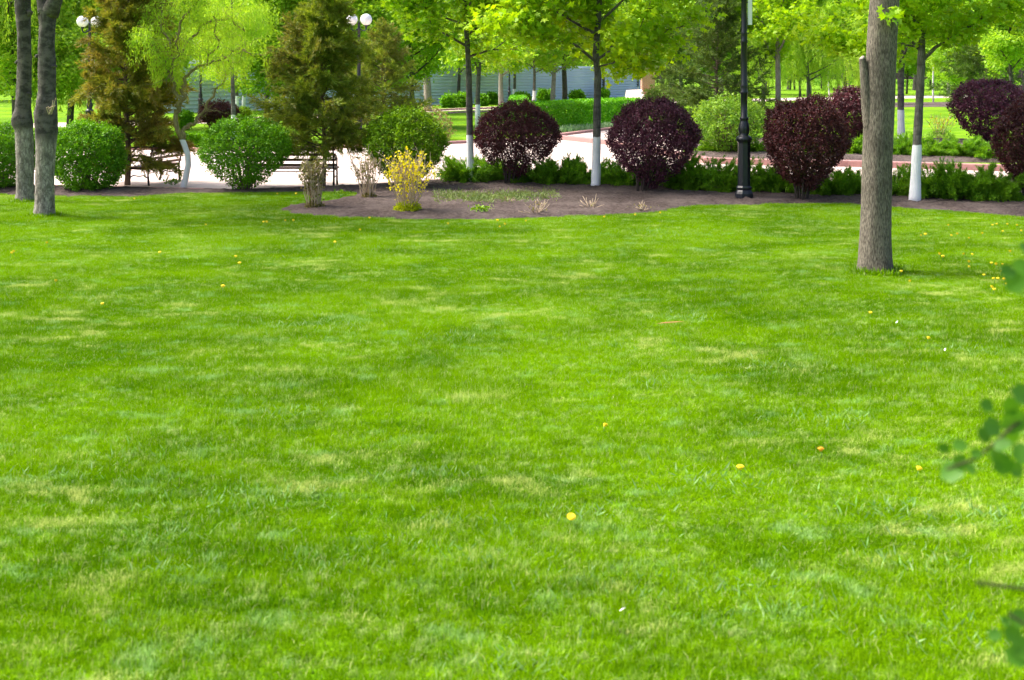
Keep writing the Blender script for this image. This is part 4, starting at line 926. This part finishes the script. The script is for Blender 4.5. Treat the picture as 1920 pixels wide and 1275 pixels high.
# ------------------------------------------------------------------ street lamps
def ring(z, r, h=.03, rin=.06): return [(rin, z-h/2), (r, z-h/4), (r, z+h/4), (rin, z+h/2)]
def lamp(label, base, rz, board=None, group='black twin-globe street lamps'):
    th = thing('street_lamp', label, 'street lamp', base, rz, group)
    b_ = MB(); b_.lathe([(.175, -.05), (.175, .15), (.155, .19), (.135, .22), (.15, .25), (.15, .27), (.125, .30)], 8, False); b_.lathe([(.122, .30), (.122, 1.12), (.135, 1.16)], 8, False)
    b_.build('plinth', M['black_iron'], th)
    c_ = MB(); c_.lathe([(.13, 1.16), (.155, 1.19), (.155, 1.22), (.12, 1.26), (.085, 1.28), (.10, 1.33), (.107, 1.40), (.10, 1.47), (.078, 1.54), (.07, 1.57), (.088, 1.59), (.088, 1.62), (.064, 1.64), (.064, 2.08), (.078, 2.09), (.078, 2.12), (.066, 2.14), (.066, 2.22), (.072, 2.24), (.062, 2.26),
        (.060, 3.06), (.072, 3.08), (.072, 3.11), (.062, 3.13), (.060, 3.24), (.068, 3.26), (.058, 3.28), (.052, 4.0), (.066, 4.02), (.066, 4.06), (.045, 4.09), (.04, 4.2), (.06, 4.22), (.03, 4.28), (.01, 4.36)], 24)
    c_.build('pole', M['black_iron'], th)
    for s_ in (-1, 1):
        a_ = MB(); pts = [(s_*.04, 0, 4.06), (s_*.12, 0, 3.99), (s_*.20, 0, 3.99), (s_*.245, 0, 4.04), (s_*.245, 0, 4.12)]
        a_.tube(pts, [.022, .02, .02, .024, .036], 10); a_.lathe([(.02, 4.08), (.055, 4.14), (.06, 4.18), (.05, 4.19)], 16, True, (s_*.245, 0)); arm = a_.build('arm', M['black_iron'], th)
        g_ = MB(); g_.ball((s_*.245, 0, 4.37), .2, 24, 16); g_.build('globe', M['globe'], arm)
    if board:
        x_, z0, z1, w_ = board; m_ = MB(); m_.box((x_, 0, (z0+z1)/2), (w_, .03, z1-z0), 0, .008); bd = m_.build('board', M['board'], th)
        k_ = MB()
        for z in (z0+.12, z1-.12): k_.box(((x_-w_/2+.04)/2+.02, 0, z), (abs(x_)-w_/2-.02, .02, .02))
        k_.build('bracket', M['black_iron'], bd)
    return th
lp = at(1395, 377)
lamp('tall black lamp post with fluted foot standing in the bed', lp, .0, (.115, 3.42, 3.97, .085))
lamp('twin white globes of the lamp rising beside the bench-side conifer', at(673, 277), .15)
lamp('twin white globes of the lamp seen left of the tall brown conifer', at(168, 272), .6, (.115, 2.7, 3.2, .12))
lamp('far black lamp foot standing before the corrugated fence', at(955, 199), 0)
lamp('distant lamp pole seen between willow and fence at left', at(376, 228), 0)

# ------------------------------------------------------------------ benches
def bench(label, base, rz, L=1.9):
    th = thing('park_bench', label, 'bench', base, rz, 'dark slatted park benches')
    se = MB()
    for k in range(5): se.box((0, .08+k*.085, .40), (L, .07, .03), 0, .006)
    se.build('seat', M['bench_wood'], th)
    bk = MB()
    for k in range(4): bk.box((0, -.02-.035*k, .48+k*.115), (L, .028, .055), 0, .006)
    bk.box((0, .02, .33), (L-.1, .02, .02)); bk.build('backrest', M['bench_wood'], th)
    for s_ in (-1, 1):
        x = s_*(L/2-.06); lg = MB(); w_ = .03
        lg.tube([(x, -.02, -.02), (x, 0, .2), (x, .0, .40), (x, -.06, .62), (x, -.13, .90)], [.028, .022, .022, .02, .018], 8)
        lg.tube([(x, .50, -.02), (x, .46, .12), (x, .47, .28), (x, .44, .40)], [.028, .022, .02, .022], 8)
        lg.tube([(x, 0, .375), (x, .22, .36), (x, .44, .375)], [.02, .018, .02], 8)
        lg.tube([(x, .46, .16), (x, .36, .22), (x, .22, .20), (x, .1, .22), (x, 0, .16)], [.014]*5, 6)
        lg.build('leg', M['black_iron'], th)
        ar = MB(); ar.tube([(x, -.06, .62), (x, .12, .66), (x, .34, .65), (x, .46, .60), (x, .45, .40)], [.017, .018, .02, .018, .016], 8); ar.tube([(x, .2, .655), (x, .28, .58), (x, .36, .55), (x, .40, .60)], [.012]*4, 6); ar.build('armrest', M['black_iron'], th)
    return th
q = at(545, 352); bench('slatted dark park bench seen from behind below the feathery conifer', (q.x, q.y+.15, .006), 0, 1.95)
q = at(262, 352); bench('dark bench mostly hidden behind the left brown conifer', (q.x+.20, q.y+1.1, .006), 1.35, 1.5)

# ------------------------------------------------------------------ fence, brick pillar
a = at(300, 213); b_ = at(1225, 184); d = (b_-a); L = d.length; ang = math.atan2(d.y, d.x)
fe = thing('corrugated_fence', 'long blue-grey corrugated metal fence behind the far trees', 'fence', a, ang)
sh = MB(); hgt = 3.6; prof = []; nz = 13
for i in range(nz):
    z = hgt*i/nz; st_ = hgt/nz; prof += [(0, z+.01), (-.16, z+.03), (-.03, z+st_*.8), (0, z+st_*.82)]
vs_ = [(0, y, z) for y, z in prof]+[(L, y, z) for y, z in prof]; n = len(prof)
sh.add(vs_, [(i, n+i, n+i+1, i+1) for i in range(n-1)], False); sh.build('panel', M['metal_fence'], fe)
for k in range(int(L/6)):
    pm = MB(); pm.box((k*6+3, .08, hgt/2), (.1, .1, hgt+.1)); pm.build('post', M['metal_fence'], fe)
base = at(1207, 205); th = thing('brick_pillar', 'orange brick pillar with a red plinth behind the hedge', 'pillar', base)
m_ = MB(); m_.box((.35, .4, 2.6), (1.0, 1.0, 5.2), 0, .03); m_.build('shaft', M['brick'], th)
m_ = MB(); m_.box((.1, -.45, .62), (1.35, .6, 1.25), 0, .04); m_.build('plinth', M['brick_plinth'], th)
m_ = MB(); m_.box((.35, .4, 5.26), (1.2, 1.2, .1), 0, .02); m_.box((.35, .4, .1), (1.3, 1.1, .2), 0, .02); m_.build('cap', M['kerb'], th)
base = at(1192, 232); th = thing('stone_ramp', 'sloping pale stone cheek wall at the end of the hedge', 'wall', base)
m_ = MB(); x0, x1 = -.5, .7
m_.add([(x0, 0, -.05), (x1, 0, -.05), (x1, 3.5, -.05), (x0, 3.5, -.05), (x0, 0, .9), (x1, 0, .95), (x1, 3.5, 1.75), (x0+.35, 3.5, 1.7)], [(0, 3, 2, 1), (0, 1, 5, 4), (1, 2, 6, 5), (2, 3, 7, 6), (3, 0, 4, 7), (4, 5, 6, 7)], False); m_.build('stone', M['paving'], th)

# ------------------------------------------------------------------ background trees (copied prototypes)
def proto(kind, seed, H, tr, z0, Rc, bark, leafm, lk, per, spread, s, nprim=18, elev=(15, 45), weep=0, name='broadleaf_tree'):
    rg = random.Random(seed); rn = np.random.default_rng(seed); th = thing(name, 'x', 'tree', (0, 0, 0)); mb = MB()
    P = [Vector((.12*sin(z*.6+seed), .1*cos(z*.5+seed), z)) for z in np.linspace(0, H, 12)]; P = [p-Vector((P[0].x, P[0].y, 0)) for p in P]; P[0].z = -.1
    Rr = [tr*(1-.8*i/11) for i in range(12)]; mb.tube(P, Rr, 12, True, .05, rg)
    A = crown_gen(rg, P, Rr, z0, Rc, nprim, elev, lambda f: .75+.6*f-1.1*f*f, 5, 3, mb, minr=.012)
    mb.build('trunk', bark, th)
    p_, d_, s_ = leaves_on(A, per, spread, s*.7, s*1.2, rn, .2, .6)
    if weep:
        Ps, Ds = [p_], [d_]
        for (q, dq) in A[::2]:
            Ls = rg.uniform(.4, 1)*weep*(1 if q.z > z0 else .3); Ls = min(Ls, max(.2, q.z-rg.uniform(1.0, 2.4))); n = int(Ls*24); t_ = rn.random(n)
            Ps.append(np.array(q[:])+np.stack([rn.normal(size=n)*.06+.1*np.sin(t_*6), rn.normal(size=n)*.06, -t_*Ls], 1)); Ds.append(np.array([0, 0, -1.])+rn.normal(size=(n, 3))*.3)
        p_ = np.concatenate(Ps); d_ = np.concatenate(Ds); s_ = rn.uniform(s*.7, s*1.2, len(p_))
    leaf_mesh('crown', p_, d_, s_, lk, leafm, rn, th, flat=.5 if not weep else .1)
    return th
PR = {
 'maple': proto('maple', 61, 10, .17, 2.6, 4.0, M['bark_dark'], M['far_leaf'], 'fold', 18, .34, .27),
 'maple2': proto('maple', 62, 11, .22, 2.9, 4.4, M['bark_dark'], M['far_leaf_dark'], 'fold', 18, .36, .28),
 'white': proto('white', 63, 9.5, .15, 2.8, 3.8, white_bark(1.35), M['far_leaf'], 'fold', 18, .34, .26),
 'pale': proto('pale', 64, 11, .30, 3.0, 4.4, M['bark_pale'], M['far_leaf'], 'fold', 18, .36, .28),
 'birch': proto('birch', 65, 11, .10, 3.6, 3.0, M['bark_birch'], M['far_leaf'], 'fold', 15, .3, .2, elev=(35, 60), weep=1.4, name='birch_tree'),
 'low': proto('low', 67, 7, .12, 1.2, 3.0, M['bark_dark'], M['far_leaf'], 'fold', 20, .3, .2, nprim=20, elev=(5, 40)),
 'willow': proto('willow', 66, 9.5, .22, 2.8, 4.6, M['bark_dark'], M['willow_far'], 'willow', 8, .3, .24, elev=(15, 45), weep=3.2, name='weeping_willow'),
}
BG = [ # px, py(base), kind, scale, label
 (802, 209, 'pale', 1.0, 'broad pale grey trunk left of the leftmost maple'), (896, 243, 'white', .85, 'grey tree close behind the leftmost maple trunk'), (940, 202, 'pale', .75, 'thick pale trunk beside the far lamp foot'),
 (1000, 199, 'white', .95, 'far whitewashed tree before the fence above the hedge corner'), (1036, 195, 'pale', .8, 'pale trunk beside the dark one above the hedge'), (1059, 194, 'maple2', 1.2, 'dark thick trunk above the hedge left of the middle maple'),
 (1101, 185, 'white', 1.1, 'farthest whitewashed tree left of the middle maple'), (1164, 184, 'maple2', 1.0, 'left of two dark trunks near the brick pillar'), (1178, 184, 'maple2', .95, 'right of two dark trunks near the brick pillar'),
 (963, 195, 'white', 1.0, 'whitewashed tree just right of the far lamp foot'), (1196, 185, 'white', 1.0, 'whitewashed tree touching the brick pillar'),
 (446, 212, 'white', .85, 'left of two far whitewashed trees beside the small round bush'), (456, 211, 'white', .9, 'right of two far whitewashed trees beside the small round bush'),
 (1573, 178, 'maple2', .9, 'dark leaning tree across the far lawn at right'), (1750, 192, 'birch', .9, 'slim white birch right of the forked maple'), (1555, 186, 'birch', .85, 'slim birch left of the thick bare trunk'),
 (1778, 178, 'pale', .9, 'grey trunk behind the slim white birch'), (1800, 208, 'maple', .6, 'small tree growing left of the violet dome bush'), (1880, 200, 'maple2', .8, 'leafy tree above the violet dome bush'),
 (30, 262, 'willow', .75, 'weeping willow behind the leftmost plane tree'), (130, 252, 'willow', .7, 'weeping willow between plane trees and brown conifer'), (-60, 245, 'willow', .8, 'weeping willow at the left edge'),
 (1515, 205, 'willow', .72, 'weeping willow behind the slim brown maple'), (1430, 212, 'willow', .72, 'weeping willow right behind the broad green conifer'), (1620, 195, 'willow', .7, 'weeping willow behind the thick bare trunk'), (1900, 222, 'maple', .8, 'bright leafy tree at the right edge'),
 (560, 244, 'maple', .8, 'bright tree behind the left side of the bench-side conifer'), (500, 230, 'maple', .85, 'bright tree behind the weeping tree'), (300, 240, 'maple', .8, 'bright tree behind the twisted willow'), (770, 236, 'maple', .8, 'bright tree behind the green ball bush'),
 (220, 225, 'maple2', .85, 'darker tree behind the tall brown conifer'), (1280, 218, 'maple', .85, 'bright tree behind the low green conifer'), (1400, 200, 'maple', .9, 'bright tree behind the lamp post'), (640, 222, 'maple2', .9, 'darker tree behind the twin-globe lamp'),
 (95, 262, 'low', .8, 'low leafy tree behind the boxy green bush'), (190, 252, 'low', .85, 'low leafy tree behind the left lamp'), (268, 250, 'low', .85, 'low leafy tree right behind the tall brown conifer'),
 (520, 246, 'low', .8, 'low leafy tree left of the bench-side conifer'), (690, 240, 'low', .9, 'low leafy tree right of the twin-globe lamp'), (600, 225, 'low', 1.0, 'low leafy tree hidden behind the bench-side conifer'),
 (775, 214, 'low', 1.1, 'low leafy tree left of the broad pale grey trunk'), (-20, 250, 'low', .9, 'low leafy tree behind the left edge bush'),
 (1320, 205, 'low', 1.2, 'low leafy tree behind the broad green conifer'), (1500, 182, 'low', 1.3, 'low leafy tree on the far lawn behind the slim brown maple'), (1835, 185, 'low', 1.3, 'low leafy tree behind the violet dome bush'), (1660, 168, 'low', 1.4, 'low leafy tree far behind the thick bare trunk'),
 (400, 205, 'maple', .9, 'leafy tree high behind the twisted willow crown'), (350, 196, 'maple', 1.0, 'leafy tree by the fence behind the twisted willow'), (860, 196, 'maple', 1.0, 'leafy tree by the fence left of the leftmost maple'), (1020, 190, 'maple', 1.05, 'leafy tree by the fence between the two left maples'), (1130, 187, 'maple', 1.05, 'leafy tree by the fence right of the middle maple'),
 (1490, 168, 'willow', .9, 'weeping willow far across the lawn left of the reddish bush'), (1610, 162, 'willow', .95, 'weeping willow far behind the thick bare trunk, nearest its left edge'), (1700, 176, 'low', 1.4, 'low leafy tree seen between the two whitewashed trunks at right'), (1745, 168, 'low', 1.5, 'low leafy tree just behind the slim white birch'), (1790, 188, 'low', 1.0, 'low leafy tree left of the violet dome bush'),
 (1540, 166, 'low', 1.4, 'low leafy tree beyond the lawn above the reddish purple bush'), (930, 187, 'willow', 1.0, 'weeping willow against the fence near the far lamp foot'), (1060, 184, 'willow', 1.0, 'weeping willow against the fence between the two left maples'), (1150, 182, 'willow', 1.0, 'weeping willow against the fence by the two dark trunks'),
 (1240, 195, 'maple2', 1.0, 'dark tree behind the brick pillar'),
]
for i, (px, py, kd, s_, lab) in enumerate(BG):
    q = at(px, py); dup(PR[kd], q, i*2.1, s_, lab)
rg = random.Random(9)
for i in range(26):
    px = -250 + i*94 + rg.uniform(-20, 20); left = px < 1225; d_ = rg.uniform(150, 175) if px > 500 else rg.uniform(105, 130)
    q = atY(px, 150, d_); dup(PR[rg.choice(['maple', 'maple2', 'pale', 'maple'])], (q.x, d_, 0), rg.uniform(0, 6), rg.uniform(1.25, 1.6), 'tall leafy tree in the dense row far behind the park', 'tall trees in the row behind the park')
for i in range(20):
    px = -200 + i*120 + rg.uniform(-30, 30); d_ = rg.uniform(215, 250); q = atY(px, 150, d_)
    dup(PR[rg.choice(['maple2', 'maple', 'willow'])], (q.x, d_, -2.5), rg.uniform(0, 6), rg.uniform(2.0, 2.5), 'hazy distant tree in the farthest belt', 'distant trees in the farthest belt')
for o in PR.values():
    for ch in list(o.children): bpy.data.objects.remove(ch)
    bpy.data.objects.remove(o)

# ------------------------------------------------------------------ near leafy shrub at the right edge (out of focus)
base = at(1920, 1275); base = Vector((1.28, 2.05, 0)); rg = random.Random(77); rn = np.random.default_rng(77)
th = thing('foreground_shrub', 'blurred leafy twigs reaching in from the right edge close to the camera', 'shrub', base); mb = MB()
def tgt(px, py, Y): return atY(px, py, Y)-base
tw = [[(0, 0, 0), (.05, 0, .9), tgt(2080, 700, 2.1), tgt(1960, 760, 2.05), tgt(1900, 800, 2.0), tgt(1830, 860, 1.98), tgt(1775, 880, 1.96)],
      [(0, 0, 0), (.05, .1, .9), tgt(2100, 480, 2.2), tgt(2000, 500, 2.15), tgt(1915, 530, 2.1)],
      [(0, 0, 0), (.0, .05, .6), tgt(2060, 1080, 2.0), tgt(1960, 1110, 1.95), tgt(1830, 1092, 1.95)],
      [(0, 0, 0), (.0, -.05, .5), tgt(2050, 1200, 1.95), tgt(1950, 1190, 1.9), tgt(1890, 1150, 1.9)]]
for pts in tw: mb.tube(pts, [.0035*(1-.7*i/len(pts))+.0010 for i in range(len(pts))], 8, True)
mb.build('stem', M['near_twig'], th)
LP = [(1785, 885, 52, 1.0), (1860, 800, 46, .2), (1880, 870, 50, -.4), (1900, 790, 60, .8), (1915, 740, 50, .1), (1850, 760, 34, .5), (1800, 835, 30, 2.5), (1880, 835, 36, 3), (1915, 850, 44, 1.5), (1870, 860, 48, 2), (1830, 850, 24, 2.8),
      (1905, 530, 50, 1.2), (1915, 500, 40, 0), (1925, 470, 40, 2), (1910, 1160, 44, .6), (1865, 1190, 28, 2.9), (1915, 1215, 54, 1), (1885, 1165, 24, .4), (1950, 1190, 60, 2), (1960, 820, 60, .6), (1960, 740, 60, 2), (1950, 520, 60, 1), (1845, 815, 36, -.6), (1895, 820, 48, 2.2), (1905, 880, 40, .3), (1820, 880, 30, .2), (1895, 760, 44, 1.8), (1770, 840, 26, 2.4), (1900, 1190, 46, 2.2), (1905, 1230, 50, .1), (1890, 510, 40, 2.6), (1800, 868, 40, .9)]
P_ = []; D_ = []; S_ = []
for (x, y, s_, a) in LP:
    p0 = tgt(x, y, 2.0+rg.uniform(-.05, .05)); sz = s_*mpp(2.0)*.95; d = Vector((cos(a), rg.uniform(-.3, .3), sin(a)-.5)).normalized()
    P_.append(tuple(p0-d*sz*.5)); D_.append(tuple(d)); S_.append(sz)
for p_, d_, s_ in zip(P_, D_, S_): leaf_mesh('leaf', np.array([p_]), np.array([d_]), np.array([s_]), 'round', M['near_leaf'], rn, th, N=np.array([(0, -1, .6)])+rn.normal(size=(1, 3))*.3)

# ------------------------------------------------------------------ dandelions and litter on the lawn
def dandelion_meshes(old):
    hd = MB(); rg = random.Random(4 + old); hd.lathe([(.003, -.012), (.010, -.010), (.012, -.002), (.008, 0)], 10)
    hd.lathe([(.012, -.002), (.017, .003), (.015, .007), (.008, .0105), (.002, .0115)], 16)
    for layer, (r, z, n) in enumerate(((.021, .004, 22), (.017, .008, 18), (.012, .011, 12))):
        for k in range(n):
            a = 2*pi*k/n+layer*.3+rg.uniform(-.08, .08); ca, sa = cos(a), sin(a); w = .0022
            hd.add([(ca*.004-sa*w, sa*.004+ca*w, z-.001), (ca*.004+sa*w, sa*.004-ca*w, z-.001), (ca*r+sa*w, sa*r-ca*w, z+.002), (ca*r-sa*w, sa*r+ca*w, z+.002)], [(0, 1, 2, 3)], False)
    s_ = MB(); s_.tube([(0, 0, -.065), (.003, 0, -.03), (0, 0, -.008)], [.0025, .0022, .0025], 6)
    return hd, s_
def make_dandelion(mat, old, loc, label, group):
    th = thing('dandelion', label, 'flower', loc, 0, group); h, s_ = dandelion_meshes(old); h.build('flower_head', mat, th); s_.build('stem', M['green_stem'], th); return th
DG = 'dandelions in the lawn'
near = [(1388, 895, 'yellow dandelion near the right front, largest of all'), (1071, 991, 'yellow dandelion nearest to the camera, low in the middle'), (1539, 860, 'orange dandelion right of the largest one'), (1135, 813, 'yellow dandelion in the middle of the lawn above the nearest one'), (1723, 897, 'small dandelion left of the blurred leafy twigs'),
        (1632, 596, 'dandelion in the lawn below the thick bare trunk'), (1741, 645, 'lone dandelion low right of the thick bare trunk'), (1690, 519, 'dandelion close beside the foot of the thick bare trunk'), (1706, 538, 'second dandelion just off the foot of the thick bare trunk')]
right = [(1727,449),(1735,447),(1762,485),(1768,490),(1778,429),(1795,446),(1784,449),(1817,454),(1842,445),(1861,429),(1869,427),(1889,427),(1907,429),(1880,441),(1915,440),(1807,485),(1823,486),(1817,500),(1817,510),(1859,503),(1868,505),(1880,505),(1894,480),(1878,519),(1863,533),(1871,533),(1883,534),(1860,549),(1864,554),(1845,526),(1887,543)]
left_ = [(88,463),(22,483),(26,480),(300,482),(442,490),(449,503),(628,462),(386,428),(105,537),(192,579),(418,548),(252,378)]
mid = [(494,423),(500,423),(535,420),(550,420),(693,415),(675,438),(840,426),(933,420),(937,432),(947,427),(986,421),(1133,413),(1191,409),(1238,405),(520,368),(555,368)]
d0 = None; rg = random.Random(2)
def place_d(x, y, lab, s_):
    global d0
    q = at(x, y+3); q.z = .068 if y > 560 else .085
    if d0 is None: d0 = make_dandelion(M['petal'], 0, q, lab, DG); d0.scale = (s_,)*3; return d0
    o = dup(d0, q, rg.uniform(0, 6), s_, lab, DG); o.rotation_euler = (rg.uniform(-.1, .5), rg.uniform(-.2, .2), rg.uniform(0, 6)); return o
for i, (x, y, lab) in enumerate(near):
    if i == 2:
        q = at(x, y+3); q.z = .068; o = make_dandelion(M['petal_o'], 1, q, lab, DG); o.scale = (1, 1, 1); continue
    place_d(x, y, lab, 1.15 if i < 2 else .95)
for x, y in right: place_d(x, y, 'small yellow dandelion in the scatter right of the thick bare trunk', rg.uniform(.85, 1.15))
for x, y in left_: place_d(x, y, 'small yellow dandelion in the left part of the lawn', rg.uniform(.9, 1.2))
for x, y in mid: place_d(x, y, 'tiny yellow dandelion in the grass along the flower bed', rg.uniform(.9, 1.3))
q = at(1258, 617); q.z = .055; th = thing('dry_leaf', 'long dry brown leaf lying on the middle of the lawn', 'leaf', q, .12)
m_ = MB(); m_.add([(-.15, 0, 0), (-.05, -.012, .006), (.06, -.010, .012), (.15, 0, .01), (.06, .010, .016), (-.05, .012, .012)], [(0, 1, 5), (1, 2, 4, 5), (2, 3, 4)], False); m_.build('blade', M['straw'], th)
for i, (x, y, rz, lab) in enumerate([(1772, 668, .9, 'white petal on the grass low right of the thick trunk'), (1168, 1168, -.5, 'white petal on the grass near the bottom centre'), (1682, 615, .6, 'white petal on the grass just above the right petal')]):
    q = at(x, y); q.z = .055; m_ = MB(); m_.add([(-.02, 0, 0), (-.005, -.008, .004), (.018, 0, .012), (-.005, .008, .006)], [(0, 1, 2), (0, 2, 3)], False)
    o = m_.build('fallen_petal', M['petal_w']); o.location = q; o.rotation_euler = (0, -.3, rz); o.scale = (1.0,)*3; tag(o, lab, 'petal', 'pale petals fallen on the lawn')
